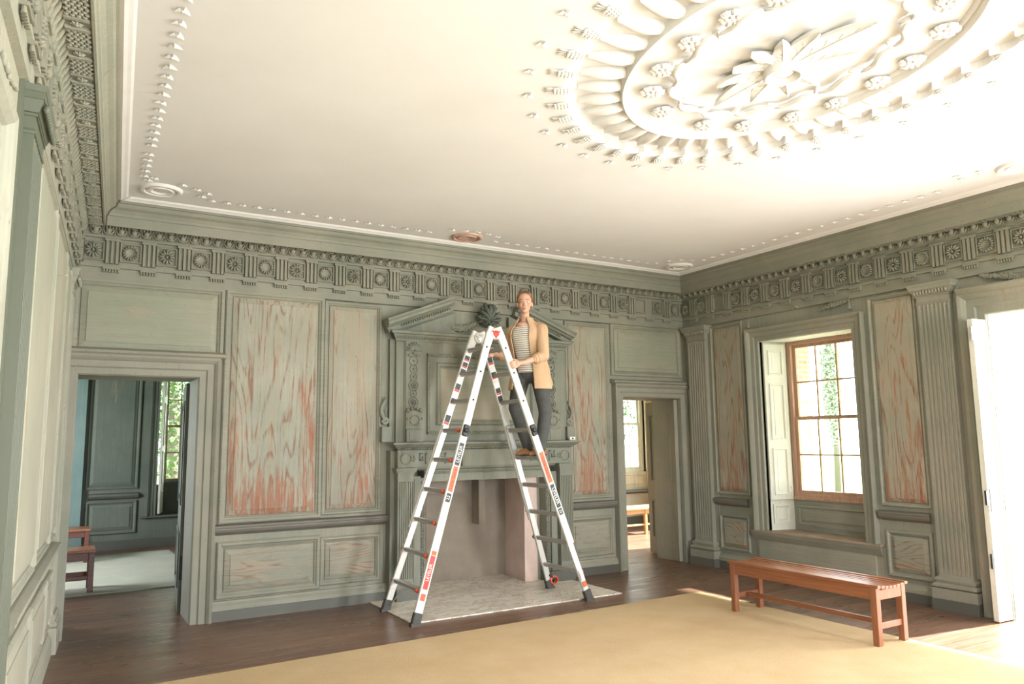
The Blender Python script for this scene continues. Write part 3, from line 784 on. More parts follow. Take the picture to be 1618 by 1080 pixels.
for sgn, a, b in ((1, 1.24, 1.385), (-1, 2.48, 2.335)):
    jb = MB(); o_ = -.02*sgn
    jb.add([(a, -.004, .50), (b, -.42, .50), (b, -.42, 2.66), (a, -.004, 2.66), (a+o_, -.004, .50), (b+o_, -.42, .50), (b+o_, -.42, 2.66), (a+o_, -.004, 2.66)], [(0,1,2,3), (4,5,6,7), (0,1,5,4), (2,3,7,6), (1,2,6,5), (3,0,4,7)], WR)
    obj('jamb_lining', jb, 'cream', w1)
    # folded shutter and apron panel on the splay
    L = math.hypot(b-a, .416)
    def ms(x, d_, z, a=a, b=b, sgn=sgn, L=L):
        ux, ud = (b-a)/L, -.416/L; nx, nd = sgn*.416/L, sgn*(b-a)/L
        return WR(a+ux*x+nx*(d_+.001), -.004+ud*x+nd*(d_+.001), z)
    sh = MB(); sh.bbox(.03, .315, .0, .035, .84, 2.63, ms, .004); so = obj('shutter', sh, 'cream', w1)
    for za, zb in ((.90, 1.42), (1.52, 2.16), (2.27, 2.55)):
        pm = MB(); pm.rings(.085, .26, za, zb, [(-.004, .034), (-.004, .046), (.008, .048), (.018, .037), (.022, .026), (.045, .032), (.047, .038)], ms); obj('shutter_panel', pm, 'cream', so)
    pm = MB(); pm.rings(.075, .27, .58, .78, [(-.008, .0), (-.008, .018), (.01, .02), (.02, .010), (.024, .002), (.045, .010), (.047, .014)], ms); obj('apron_panel', pm, 'cream', w1)
mb = MB(); mb.box(1.36, 2.36, -.335, -.31, .50, .866, WR); mb.rings(1.44, 2.28, .585, .75, [(-.03, -.311), (-.03, -.295), (-.01, -.292), (.0, -.305), (.004, -.312), (.03, -.302), (.032, -.296)], WR); obj('back_panel', mb, 'wallh', w1)
mb = MB(); mb.box(1.33, 2.40, -.36, -.285, .845, .875, WR); obj('window_sill', mb, 'sash', w1)
# window seat
mb = MB(); mb.bbox(1.03, 2.66, -.41, .075, .478, .502, WR, .004); ws = obj('seat_board', mb, paint('worn_seat_paint', base=(.27,.20,.15), alt=(.33,.25,.19), wear=.2, tan=.5, axis='h'), w1)
mb = MB(); mb.extr([(0, .38), (.02, .385), (.035, .41), (.05, .435), (.06, .45), (.07, .478), (0, .478)], 1.06, 2.63, WR, -.3, .3); obj('seat_moulding', mb, 'wallh', w1)
mb = MB(); mb.box(1.11, 2.56, 0, .03, .17, .385, WR); obj('seat_apron', mb, 'wallh', w1)
# remains of the carved swag over the window and the full swag over the portal
tassel(wr, WR, 1.135, 2.955, 2.83); tassel(wr, WR, 2.475, 2.99, 2.85)
garland(wr, WR, (2.10, 2.90), (2.47, 2.95), .0, .032, n=14, seed=4)
mb = MB(); mb.ell((1.80, .03, 2.985), (.03, .02, .02), None, 8, 6, WR); mb.ell((1.77, .03, 2.975), (.015, .02, .015), None, 8, 6, WR); mb.ell((1.83, .03, 2.975), (.015, .02, .015), None, 8, 6, WR); obj('swag_remnant', mb, 'carve', wr, 'all')
garland(wr, WR, (3.80, 2.945), (5.35, 2.945), .10, .05, n=60, seed=9)
# the hall's other windows
window(2, WR, 6.66, 7.74, .862, 2.6, -.36, 'sash', 3, 2, 'sash', 'window of the hall outside the picture')

# ================================================================== SIDE ROOMS
def roombox(name, boxes, mat):
    mb = MB()
    for b_ in boxes: mb.box(*b_)
    return struct(name, mb, mat)
# left room
LW = (2.78, 3.62)
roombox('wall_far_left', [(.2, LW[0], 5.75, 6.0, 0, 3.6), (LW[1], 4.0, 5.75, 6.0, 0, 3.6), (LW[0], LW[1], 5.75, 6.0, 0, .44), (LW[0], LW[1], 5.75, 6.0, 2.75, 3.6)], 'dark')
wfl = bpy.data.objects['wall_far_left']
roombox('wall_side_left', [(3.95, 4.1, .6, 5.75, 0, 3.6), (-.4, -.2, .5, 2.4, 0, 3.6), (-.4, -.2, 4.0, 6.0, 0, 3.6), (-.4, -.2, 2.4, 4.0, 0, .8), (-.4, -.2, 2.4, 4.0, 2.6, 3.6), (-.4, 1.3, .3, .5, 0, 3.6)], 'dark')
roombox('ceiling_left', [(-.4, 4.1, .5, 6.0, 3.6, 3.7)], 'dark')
def fpanel(f0, f1, z0, z1, fr=.09):
    mb = MB(); k = fr/.106; mb.rings(f0-fr, f1+fr, z0-fr, z1+fr, [(i*k, d) for i, d in PPROF], WF); obj('panel', mb, 'dark', wfl)
fpanel(1.91, 2.42, .99, 2.95); fpanel(1.93, 2.42, .33, .62)
mb = MB(); mb.extr([(0, .735), (.05, .76), (.07, .79), (.07, .82), (0, .834)], 1.86, 2.53, WF); obj('chair_rail', mb, 'skirt', wfl)
mb = MB(); mb.box(1.66, 3.9, 0, .04, 0, .13, WF); obj('skirting_board', mb, 'skirt', wfl)
mb = MB(); mb.box(1.40, 1.77, 0, .10, .10, 3.5, WF); mb.box(1.37, 1.80, 0, .13, 0, .25, WF); obj('pilaster', mb, paint('green_paint_blue_lit', base=(.17,.25,.24), alt=(.22,.30,.28), wear=0, tan=0), wfl)  # bluish window light put into this pilaster's colour
w3 = window(3, WF, LW[0]+.06, LW[1]-.06, .93, 2.75, -.20, 'dark', 3, 2, 'sash', 'window of the dark left room with trees outside')
mb = MB(); mb.casing(LW[0], LW[1], .44, 2.75, [(o*.75, k) for o, k in CAS], WF); obj('window_casing', mb, 'dark', w3)
mb = MB(); mb.bbox(2.56, 3.84, -.24, .07, .44, .47, WF); obj('seat_board', mb, 'skirt', w3)
mb = MB(); mb.box(LW[0], LW[1], -.24, -.19, .46, .93, WF); obj('back_panel', mb, 'dark', w3)
def mshut(x, d, z): return (LW[0]+.012+x*.25+d, 5.745+x*.97*.9-.12, z)
sh = MB(); sh.box(0, .28, 0, .03, .50, 2.72, mshut); so = obj('shutter', sh, 'cream', w3)
for za, zb in ((.53, .84), (.95, 1.45), (1.53, 2.2), (2.3, 2.6)):
    pm = MB(); pm.rings(.06, .22, za, zb, [(0, .029), (0, .040), (.02, .042), (.03, .031), (.045, .036)], mshut); obj('shutter_panel', pm, 'cream', so)
# right room
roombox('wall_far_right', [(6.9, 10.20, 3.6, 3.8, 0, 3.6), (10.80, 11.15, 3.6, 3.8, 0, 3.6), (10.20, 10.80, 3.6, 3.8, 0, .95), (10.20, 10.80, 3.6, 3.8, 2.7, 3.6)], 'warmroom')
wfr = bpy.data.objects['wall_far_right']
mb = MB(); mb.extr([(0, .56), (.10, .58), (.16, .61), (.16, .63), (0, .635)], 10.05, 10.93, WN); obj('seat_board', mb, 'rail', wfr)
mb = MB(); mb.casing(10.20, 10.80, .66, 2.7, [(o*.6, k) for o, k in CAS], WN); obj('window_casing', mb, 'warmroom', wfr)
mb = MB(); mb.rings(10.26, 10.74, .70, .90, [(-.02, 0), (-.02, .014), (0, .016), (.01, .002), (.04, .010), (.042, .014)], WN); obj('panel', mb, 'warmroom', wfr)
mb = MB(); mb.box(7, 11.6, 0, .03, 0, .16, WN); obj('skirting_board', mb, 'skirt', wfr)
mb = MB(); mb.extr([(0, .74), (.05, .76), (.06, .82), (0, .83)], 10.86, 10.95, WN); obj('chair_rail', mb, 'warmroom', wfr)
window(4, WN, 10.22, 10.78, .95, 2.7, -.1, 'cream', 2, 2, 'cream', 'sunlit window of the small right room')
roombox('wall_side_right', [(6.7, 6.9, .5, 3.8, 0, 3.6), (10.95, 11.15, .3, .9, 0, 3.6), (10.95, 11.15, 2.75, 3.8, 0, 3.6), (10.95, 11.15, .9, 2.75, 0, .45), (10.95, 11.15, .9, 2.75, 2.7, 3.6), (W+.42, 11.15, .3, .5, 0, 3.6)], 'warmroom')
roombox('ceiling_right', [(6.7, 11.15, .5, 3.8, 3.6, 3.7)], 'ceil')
mb = MB(); mb.box(W+.42, 11.15, .18, .3, -.4, 5.5)
struct('wall_brick_outside', mb, 'brick', 'sunlit brick wall of the projecting wing outside the window')
# ================================================================== CHIMNEYPIECE
XC = 5.397
fp = thing('fireplace', (XC, 0, 0), 'grey-green carved chimneypiece with broken pediment, mantel shelf and empty firebox', 'fireplace')
def sym(f, both=True):
    for sg in (-1, 1): f(sg)
def fo(name, mb, mat='mant', parent=None, smooth=False, label=None): return obj(name, mb, mat, parent or fp, smooth, None, label)
# firebox
x0, x1, bx0, bx1, dz = 4.66, 5.92, 4.98, 5.90, 2.2
mb = MB(); mb.add([(bx0, .53, 0), (6.12, .53, 0), (6.12, .53, 2.2), (bx0, .53, 2.2), (x0-.01, 0, 0), (x0-.01, 0, 2.2), (bx0, .56, 0), (6.12, .56, 0), (6.12, .56, 2.2), (bx0, .56, 2.2)], [(0,1,2,3), (4,0,3,5), (6,7,8,9)])
mb.box(5.55, 5.63, .36, .54, .62, 1.2); mb.box(4.9, 5.35, .34, .54, .98, 1.25)
fo('firebox', mb, 'fire')
mb = MB(); rnd = random.Random(5); zs = [i*.1 for i in range(13)]
for i in range(12):
    a, b = zs[i], zs[i+1]; j0 = .531; k0 = .02*rnd.random(); 
    mb.add([(5.925, -.005, a), (5.99, j0, a), (5.99, j0, b), (5.925, -.005, b), (6.09, -.005, a), (6.10, j0, a), (6.10, j0, b), (6.09, -.005, b)], [(0,1,2,3), (4,5,6,7), (1,5,6,2), (0,4,7,3)])
fo('cheek_wall', mb, 'pink', label='pink limewashed side of the firebox')
mb = MB(); mb.add([(x0-.02, -.01, 1.16), (6.05, -.01, 1.16), (6.05, .53, 1.25), (x0-.02, .53, 1.25)], [(0,1,2,3)]); fo('firebox_throat', mb, 'fire')
# lower order: fluted pilasters on blocks
def low(sg):
    a, b = XC+sg*.885, XC+sg*1.055; c = (a+b)/2
    mb = MB(); lo, hi = min(a, b), max(a, b)
    n = 7; st = (hi-lo-.012)/n; ss = [lo]; ds = [0]
    for k in range(n):
        q0 = lo+.006+k*st
        for q, dd in ((.14, 0), (.25, .009), (.75, .009), (.86, 0)): ss.append(q0+q*st); ds.append(dd)
    ss.append(hi); ds.append(0)
    mb.hf(ss, [.19, .215, .22, 1.15, 1.155, 1.18], lambda i, j: .20-(ds[i] if 2 <= j <= 3 else 0), WB); fo('pilaster', mb)
    mb = MB()
    for (o, z0, z1) in ((.008, .125, .16), (.014, .16, .178), (.004, .178, .19)): mb.box(lo-o, hi+o, 0, .2+o, z0, z1, WB)
    fo('pilaster_base', mb); mb = MB()
    for (o, z0, z1) in ((.004, 1.18, 1.20), (.0, 1.20, 1.235), (.010, 1.235, 1.25), (.022, 1.25, 1.272), (.030, 1.272, 1.288)): mb.box(lo-o, hi+o, 0, .2+o, z0, z1, WB)
    fo('pilaster_capital', mb)
    # inner jamb slip with carved edge
    i0, i1 = sorted((XC+sg*.885, XC+sg*.735))
    mb = MB(); mb.box(i0, i1, 0, .13, .12, 1.18, WB); mb.box(*sorted((XC+sg*.86, XC+sg*.79)), .13, .155, .12, 1.2, WB); js = fo('jamb', mb)
    mb = MB(); z = .14
    while z < 1.16:
        for k in (-1, 1): mb.ell((XC+sg*.755+k*.011, .137, z), (.010, .014, .016), Matrix.Rotation(.6*k, 3, 'Y'), 6, 4, WB)
        z += .030
    obj('leaf_moulding', mb, 'mant', js, 'all')
    mb = MB(); b0, b1 = sorted((XC+sg*1.067, XC+sg*.735)); mb.bbox(b0, b1, 0, .215, 0, .125, WB); fo('plinth_block', mb, 'skirt')
    # outer return strip beside the pilaster
    mb = MB(); r0, r1 = sorted((XC+sg*1.055, XC+sg*1.10)); mb.box(r0, r1, 0, .11, .0, 1.46, WB); fo('side_strip', mb)
sym(low)
# lintel zone
mb = MB(); mb.box(XC-.735, XC+.735, 0, .12, 1.14, 1.30, WB); fo('lintel', mb)
mb = MB(); x = XC-.72
while x < XC+.72:
    for k in (-1, 1): mb.ell((x+.008*k, .135, 1.232), (.012, .016, .012), Matrix.Rotation(.6*k, 3, 'Y'), 6, 4, WB)
    x += .032
mb.extr([(.12, 1.255), (.15, 1.27), (.155, 1.29), (.12, 1.295)], XC-.87, XC+.87, WB); fo('lintel_moulding', mb, smooth=40)
# frieze with projecting end blocks and centre tablet
mb = MB(); mb.box(XC-1.05, XC+1.05, 0, .165, 1.29, 1.462, WB)
for a, b in ((-1.055, -.66), (.66, 1.055), (-.34, .34)): mb.box(XC+a, XC+b, 0, .19 if abs(a) > .5 else .21, 1.292, 1.462, WB)
fz = fo('mantel_frieze', mb)
def fret(sg):
    mb = MB(); c = XC+sg*.965
    pts = [(c+.055*math.cos(2*PI*i/24), .193, 1.378+.055*math.sin(2*PI*i/24)) for i in range(24)]
    mb.tube(pts, .006, 6, WB, closed=True); obj('carved_ring', mb, 'mant', fz, 'all'); mb = MB()
    for k in range(2):
        u = XC+sg*(.80-.23*k); e = .05
        P4 = [(-e, -e), (-e, e), (e*.3, e), (e*.3, -e*.3), (-e*.3, -e*.3), (-e*.3, e*.35)]
        for (p, q), (p2, q2) in zip(P4[:-1], P4[1:]):
            mb.box(min(u+sg*p, u+sg*p2)-.006, max(u+sg*p, u+sg*p2)+.006, .165, .203 if k == 0 else .18, 1.378+min(q, q2)-.006, 1.378+max(q, q2)+.006, WB)
        for i in range(5):
            a = 2*PI*i/5; mb.ell((u+sg*.085+.02*math.cos(a), .19, 1.378+.02*math.sin(a)), (.012, .010, .012), None, 6, 4, WB)
        obj('fret_carving', mb, 'mant', fz, 'all'); mb = MB()
sym(fret)
# shelf
SH = [(.0, 1.455), (.18, 1.458), (.19, 1.465), (.205, 1.475), (.205, 1.487), (.225, 1.492), (.255, 1.515), (.27, 1.52), (.27, 1.540), (0, 1.545)]
mb = MB(); mb.extr(SH, XC-.86, XC+.86, WB, -1, 1)
sh = fo('mantel_shelf', mb)
mb = MB(); x = XC-1.04
while x < XC+1.05:
    mb.ell((x, .206, 1.478), (.009, .012, .010), None, 6, 4, WB); x += .028
obj('shelf_dentils', mb, 'mant', sh, 'all')
mb = MB(); mb.extr([(0, 1.53), (.045, 1.532), (.05, 1.545), (0, 1.55)], XC+1.12, XC+1.20, WB); fo('shelf_end', mb)
# overmantel
mb = MB(); mb.box(XC-1.035, XC+1.035, 0, .085, 1.545, 2.60, WB)
mb.box(XC-.95, XC+.95, .085, .10, 1.56, 2.59, WB); mb.box(XC-1.09, XC+1.09, 0, .05, 1.545, 2.60, WB); om = fo('overmantel', mb)
OR = [(0, .10), (0, .125), (.012, .132), (.030, .128), (.036, .115), (.045, .115), (.09, .115), (.10, .125), (.108, .138), (.125, .142), (.138, .13), (.145, .118), (.16, .114), (.162, .108)]
mb = MB(); mb.rings(XC-.70, XC+.70, 1.62, 2.462, OR, WB); fo('overmantel_frame', mb)
mb = MB(); mb.rings(XC-.56, XC+.56, 1.76, 2.322, [(0, .105), (.002, .111), (.008, .112)], WB); fo('overmantel_panel', mb, paint('bare_pine_overmantel', base=(.26,.26,.20), alt=(.34,.31,.235), wear=.15, tan=1.2, axis='h', seed=21.0))
mb = MB()
for z in (2.442, 1.64):
    x = XC-.69
    while x < XC+.69: mb.ell((x, .128, z), (.010, .014, .011), None, 6, 4, WB); x += .027
for sx_ in (-.68, .68):
    z = 1.65
    while z < 2.44: mb.ell((XC+sx_, .128, z), (.011, .014, .010), None, 6, 4, WB); z += .027
fo('frame_carving', mb, smooth='all')
def ornam(sg):
    cx = XC+sg*.853
    mb = MB(); mb.box(cx-.085, cx+.085, .10, .112, 1.68, 2.585, WB); st = fo('ornament_strip', mb)
    mb = MB()
    for k in range(9):
        a = PI*(.0+1.0*k/8); L = .085
        mb.ell((cx+.045*math.cos(a), .125, 2.485+.045*math.sin(a)), (.045, .014, .011), Matrix.Rotation(-a, 3, 'Y'), 8, 6, WB)
    for k in (-1, 1): mb.ell((cx+k*.045, .122, 2.432), (.028, .014, .016), None, 8, 6, WB)
    mb.ell((cx, .13, 2.455), (.022, .018, .016), None, 8, 6, WB); obj('shell', mb, 'mant', st, 'all')
    for i, (z, r) in enumerate(((2.375, .045), (2.293, .04), (2.211, .036), (2.119, .052), (2.037, .036), (1.950, .052))):
        mb = MB(); mb.tube([(cx+r*math.cos(2*PI*k/20), .116, z+r*math.sin(2*PI*k/20)) for k in range(20)], .007, 6, WB, closed=True)
        if r > .05:
            for k in range(10): mb.ell((cx+.024*math.cos(2*PI*k/10), .12, z+.024*math.sin(2*PI*k/10)), (.009, .012, .009), None, 6, 4, WB)
        mb.ell((cx, .12, z), (.011, .014, .011), None, 8, 6, WB); obj('roundel', mb, 'mant', st, 'all')
    mb = MB()
    mb.hf([cx-.09+.018*i for i in range(11)], [1.675, 1.70, 1.74, 1.78, 1.82, 1.845, 1.86], lambda i, j: .135+.012*math.sin(PI*i/10)-.012*(abs(j-3)/3)**2, WB, .10)
    for (p, q, r) in ((-.07, 1.865, .022), (.07, 1.865, .022), (-.03, 1.88, .018), (.03, 1.88, .018), (0, 1.895, .016), (-.082, 1.78, .012), (.082, 1.78, .012)): mb.ell((cx+p, .135, q), (r, .02, r), None, 8, 6, WB)
    for k in range(12):
        a = 2*PI*k/12; mb.ell((cx+.05*math.cos(a), .148, 1.765+.05*math.sin(a)), (.012, .008, .012), None, 6, 4, WB)
    obj('cartouche', mb, 'mant', st, 40)
    mb = MB(); mb.bbox(cx-.09, cx+.09, .10, .15, 1.545, 1.672, WB); mb.box(cx-.06, cx+.06, .15, .158, 1.565, 1.65, WB); obj('block', mb, 'mant', st)
    # side scroll bracket standing on the shelf
    sx0 = XC+sg*1.13
    mb = MB(); pts = []
    for i in range(26):
        t = i/25
        if t < .62:
            u = t/.62; pts.append((sx0+sg*(-.0+.045*math.sin(u*PI*.95)), .05, 1.97-.20*u))
        else:
            a = (t-.62)/.38*2.2*PI; r = .035*(1-.7*(t-.62)/.38); pts.append((sx0+sg*(.003)+sg*r*math.cos(a)*1.0, .05, 1.745-r*math.sin(a)+.02))
    mb.tube(pts, .013, 8, WB, flat=1.5); mb.ell((sx0, .05, 1.985), (.014, .014, .02), None, 8, 6, WB)
    mb.tube([(sx0-sg*.02, .05, 1.9), (sx0+sg*.008, .05, 1.86), (sx0-sg*.01, .05, 1.81)], [.004, .012, .004], 6, WB)
    mb.bbox(sx0-.055, sx0+.055, .0, .09, 1.545, 1.70, WB); fo('scroll_bracket', mb, smooth=40)
sym(ornam)
# overmantel entablature and broken pediment
EN = [(0, 2.575), (.11, 2.578), (.115, 2.60), (.125, 2.605), (.145, 2.63), (.15, 2.645), (.175, 2.648), (.18, 2.672), (.19, 2.68), (0, 2.685)]
mb = MB(); mb.extr(EN, XC-.94, XC+.94, WB, -1, 1); en = fo('overmantel_cornice', mb)
mb = MB(); x = XC-1.04
while x < XC+1.04: mb.ell((x, .135, 2.617), (.010, .012, .011), None, 6, 4, WB); x += .031
obj('cornice_eggs', mb, 'mant', en, 'all')
def rake(sg):
    a = math.atan2(.285, .74); ca, sa = math.cos(a), math.sin(a); ox = XC+sg*1.13; oz = 2.675
    def mp(s, d, z): return WB(ox-sg*(s*ca - z*sa), d, oz + s*sa + z*ca)
    R_ = [(0, -.02), (.10, -.018), (.10, .028), (.13, .034), (.15, .052), (.175, .056), (.18, .078), (.20, .10), (.205, .118), (0, .122)]
    mb = MB(); mb.extr(R_, 0, .80, mp, 0, 0); rk = fo('raking_cornice', mb)
    mb = MB(); s = .16
    while s < .76: mb.ell((s, .112, .010), (.009, .014, .014), None, 6, 4, mp); s += .028
    obj('raking_eggs', mb, 'mant', rk, 'all')
    mb = MB(); mb.add([(XC+sg*1.0, -.02, 2.68), (XC+sg*.33, -.02, 2.68), (XC+sg*.33, -.02, 2.93), (XC+sg*1.0, -.05, 2.68), (XC+sg*.33, -.05, 2.68), (XC+sg*.33, -.05, 2.93)], [(0,1,2), (3,4,5), (0,1,4,3), (1,2,5,4), (0,2,5,3)]); fo('tympanum', mb)
sym(rake)
# crest and swags between the raking cornices
mb = MB(); rnd = random.Random(11)
mb.ell((XC+.03, .10, 2.90), (.105, .07, .125), None, 14, 10, WB)
for k in range(7):
    a = PI*(.05+.9*k/6)
    mb.tube([(XC+.03+t*.15*math.cos(a), .155+.03*math.sin(PI*t), 2.84+t*.20*math.sin(a)) for t in (0, .3, .6, .85, 1)], [.012, .024, .026, .020, .008], 8, WB, flat=.6)
for k in range(11):
    a = PI*(-.12+1.24*k/10); r = .10+.012*math.sin(k*2.2)
    cx, cz = XC+.03+r*math.cos(a), 2.89+r*1.18*math.sin(a)
    mb.ell((cx, .13, cz), (.045, .03, .016), Matrix.Rotation(-a, 3, 'Y'), 8, 6, WB)
    mb.ell((XC+.03+.07*math.cos(a), .165, 2.89+.085*math.sin(a)), (.04, .02, .010), Matrix.Rotation(-a, 3, 'Y'), 8, 6, WB)
for sg in (-1, 1):
    pts = [(XC+.03+sg*(.03+.03*math.cos(t)), .17, 2.80+.03*math.sin(t)) for t in [i*.5 for i in range(11)]]
    mb.tube(pts, .009, 6, WB)
fo('crest', mb, 'crest', smooth='all', label='dark carved acanthus crest in the broken pediment')
garland(fp, WB, (XC-.46, 2.80), (XC-.04, 2.86), .065, .048, 'carve', n=26, seed=2)
garland(fp, WB, (XC+.46, 2.80), (XC+.09, 2.86), .065, .048, 'carve', n=26, seed=3)
# hearth slab
mb = MB(); mb.bbox(4.12, 6.41, -1.08, .0, 0, .012, ID, .003); mb.box(4.68, 5.95, -.02, .54, 0, .011)
tag(obj('hearth_slab', mb, 'marble'), 'pale veined marble slab on the floor in front of the fireplace', 'hearth')
# small white sensor on the shelf end
se = thing('sensor', (6.50, -.13, 1.546), 'small white plastic box standing on the right end of the mantel shelf', 'sensor')
mb = MB(); mb.bbox(6.462, 6.542, -.15, -.12, 1.5462, 1.582, ID, .004); obj('housing', mb, 'white', se)
mb = MB(); mb.box(6.490, 6.514, -.1515, -.15, 1.556, 1.571); obj('lens', mb, 'blklab', se)

# picture hooks
def hook(mp, s, z, label):
    p = Vector(mp(s, .012, z)); o = thing('picture_hook', p, label, 'hook', 'brass picture hooks on the tall panels')
    mb = MB(); mb.lathe([(.016, .010), (.016, .015), (.006, .018)], 14, lambda x, y, zz: mp(s+x, zz+0.001, z+y)); obj('rosette_plate', mb, 'brass', o, 'all')
    mb = MB(); mb.tube([(s, .015+.022*math.sin(a), z-.006-.014*(1-math.cos(a))) for a in [PI*i/8 for i in range(9)]], .003, 6, mp); obj('hook_arm', mb, 'brass', o, 'all')
hook(WB, 3.148, 2.415, 'tiny brass hook on the widest red-streaked panel beside the left doorway')
hook(WB, 3.957, 2.423, 'tiny brass hook on the tall panel next to the left side of the fireplace')
hook(WB, 6.828, 2.438, 'tiny brass hook on the tall panel between fireplace and right doorway')
hook(WR, .735, 2.420, 'tiny brass hook on the narrow panel between corner pilaster and window')
hook(WR, 2.919, 2.427, 'tiny brass hook on the reddish panel between window and bright portal')
mb = MB(); mb.tube([WL(1.9, 0, 2.60), WL(1.9, .07, 2.605)], .0035, 6); mb.ell(WL(1.9, .072, 2.605), (.006, .006, .006)); tag(obj('nail', mb, 'steel'), 'long steel nail sticking out of the left wall under the cornice', 'nail')

# ================================================================== CEILING ORNAMENT
def f_tref(mb):
    for k in range(3):
        a = 2*PI*k/3+.3
        R = Matrix.Rotation(a, 3, 'Z')
        pts = [(0, -.008, 0), (.014, -.014, -.004), (.036, 0, -.010), (.014, .014, -.004), (.010, 0, -.013)]
        vs = [tuple(R @ Vector(p)) for p in pts]; vs += [tuple(R @ Vector((0, .008, 0)))]
        mb.add(vs, [(0,1,4), (1,2,4), (2,3,4), (3,5,4), (5,0,4)])
    mb.ell((0, 0, -.008), (.009, .009, .009), None, 8, 6)
pt_tr = proto(f_tref, 'stucco', False)
def trefs(parent, pts, z=H):
    for x, y in pts:
        place(pt_tr, 'trefoil', parent, (x, y, z), random.random()*.5, 1.25)
pts = []
x = 2.45
while x < 4.60: pts.append((x, -.62)); x += .1275
x = 5.25
while x < 7.35: pts.append((x, -.62)); x += .1275
for k in range(-2, 3): pts.append((4.915+.13*k, -.80-.05*math.cos(k*.9)))
y = -1.02
while y > -3.9:
    pts.append((1.895+(y+1)*.022, y)); y -= .125 if not -1.5 > y > -1.7 else .19
y = -1.05
while y > -3.95: pts.append((7.80, y)); y -= .145
pts += [(2.18, -.93), (2.30, -.87), (2.39, -.80), (2.36, -.70), (1.93, -.93), (1.97, -1.0), (7.56, -.93), (7.69, -.97), (7.47, -.82), (7.58, -.70), (7.42, -.66), (7.60, -4.25), (7.55, -4.1), (7.66, -4.08)]
trefs(ceiling, pts)
def f_roundel(mb):
    mb.lathe([(.0, -.010), (.05, -.012), (.062, -.006), (.078, -.022), (.095, -.022), (.105, -.008), (.118, -.006), (.128, -.022), (.150, -.022), (.162, -.010), (.166, 0)], 40, ID, cap=False)
    for k in range(30):
        a = 2*PI*k/30; mb.ell((.068*math.cos(a), .068*math.sin(a), -.010), (.005, .005, .008), None, 6, 4)
pt_rd = proto(f_roundel, 'stucco', 40)
place(pt_rd, 'corner_roundel', ceiling, (2.045, -.705, H)); place(pt_rd, 'corner_roundel', ceiling, (7.785, -.645, H))
place(pt_rd, 'corner_roundel', ceiling, (7.75, -4.47, H))
def f_rd2(mb):
    mb.lathe([(.0, -.006), (.05, -.008), (.07, -.018), (.09, -.018), (.10, -.004), (.125, -.004), (.135, -.018), (.155, -.016), (.165, 0)], 40, ID, cap=False)
r_ = place(proto(f_rd2, 'redst', 40), 'wall_side_roundel', ceiling, (4.915, -.602, H)); r_['label'] = 'damaged round plaster ornament stained red'

# ---- the big oval medallion
MZ = H+.045
md = thing('ceiling_medallion', (MC.x, MC.y, MZ), 'large oval white stucco ceiling rose with leaf star, flowers and scalloped edge', 'ceiling medallion')
def tang(th, ra, rb):
    a = Vector(mpt(th-.01, ra, rb)); b = Vector(mpt(th+.01, ra, rb)); t = (b-a).normalized(); return math.atan2(t.y, t.x)
def ering(name, ra, rb, prof, n=160):
    mb = MB(); vs = []; fs = []; m = len(prof)
    for i in range(n):
        th = 2*PI*i/n
        for o, z in prof:
            x, y = mpt(th, ra+o, rb+o); vs.append((x, y, MZ+z))
    for i in range(n):
        for k in range(m-1): fs.append((i*m+k, i*m+k+1, ((i+1) % n)*m+k+1, ((i+1) % n)*m+k))
    mb.add(vs, fs); return obj(name, mb, 'stucco', md, 50)
ering('ring_moulding', 1.03, .745, [(.010, 0), (.012, -.014), (.024, -.022), (.034, -.018), (.037, -.026), (.042, -.046), (.050, -.054), (.058, -.046), (.063, -.026), (.065, 0)])
def frame_at(th, ra, rb, z=0):
    """matrix: local x points outward from the oval's middle"""
    x, y = mpt(th, ra, rb); t = tang(th, ra, rb); c = Vector((x, y))-MC; out = t-PI/2
    if Vector((math.cos(out), math.sin(out))).dot(c) < 0: out += PI
    return (x, y, MZ+z), out
def f_petal(mb):
    n = 10; m = 6; vs = []; fs = []
    for i in range(n+1):
        t = i/n; x = .280*t; wv = .052*math.sin(PI*min(1, (t*.88+.12)))**.8 if t < 1 else 0.0
        for j in range(m+1):
            u = -1+2*j/m; vs.append((x, wv*u, -.026-.030*(1-u*u)*math.sin(PI*(.1+.85*t))))
    for i in range(n):
        for j in range(m): fs.append((i*(m+1)+j, i*(m+1)+j+1, (i+1)*(m+1)+j+1, (i+1)*(m+1)+j))
    b = len(vs); edge = [i*(m+1) for i in range(n+1)] + [i*(m+1)+m for i in range(n, -1, -1)]
    vs += [(vs[e][0], vs[e][1], 0) for e in edge]; ne = len(edge)
    fs += [(edge[k], edge[(k+1) % ne], b+(k+1) % ne, b+k) for k in range(ne)]
    mb.add(vs, fs)
pt_pet = proto(f_petal, 'stucco', 50)
for k in range(NS):
    th = 2*PI*(k+.5)/NS; loc, out = frame_at(th, 1.07, .785)
    nx = Vector(mpt(2*PI*(k+1.5)/NS, 1.2, .93))-Vector(mpt(2*PI*(k-.5)/NS, 1.2, .93)); sp = nx.length/2
    place(pt_pet, 'petal', md, loc, out, (1.0, sp/.165, 1))
def f_cone(mb):
    mb.ell((.045, 0, -.016), (.050, .030, .024), None, 12, 8)
    for r in range(5):
        for k in range(5-(r % 2)):
            a = (k-(4-(r % 2))/2)*.55; x = .010+r*.018; R_ = .033*math.sqrt(max(.1, 1-((x-.045)/.06)**2))
            mb.ell((x, R_*math.sin(a), -.016-.75*R_*math.cos(a)), (.010, .008, .008), None, 6, 5)
    for k in (-1, 0, 1):
        mb.ell((.100, .013*k, -.010), (.040, .008, .008), Matrix.Rotation(.30*k, 3, 'Z'), 8, 5)
pt_cone = proto(f_cone, 'stucco', 'all')
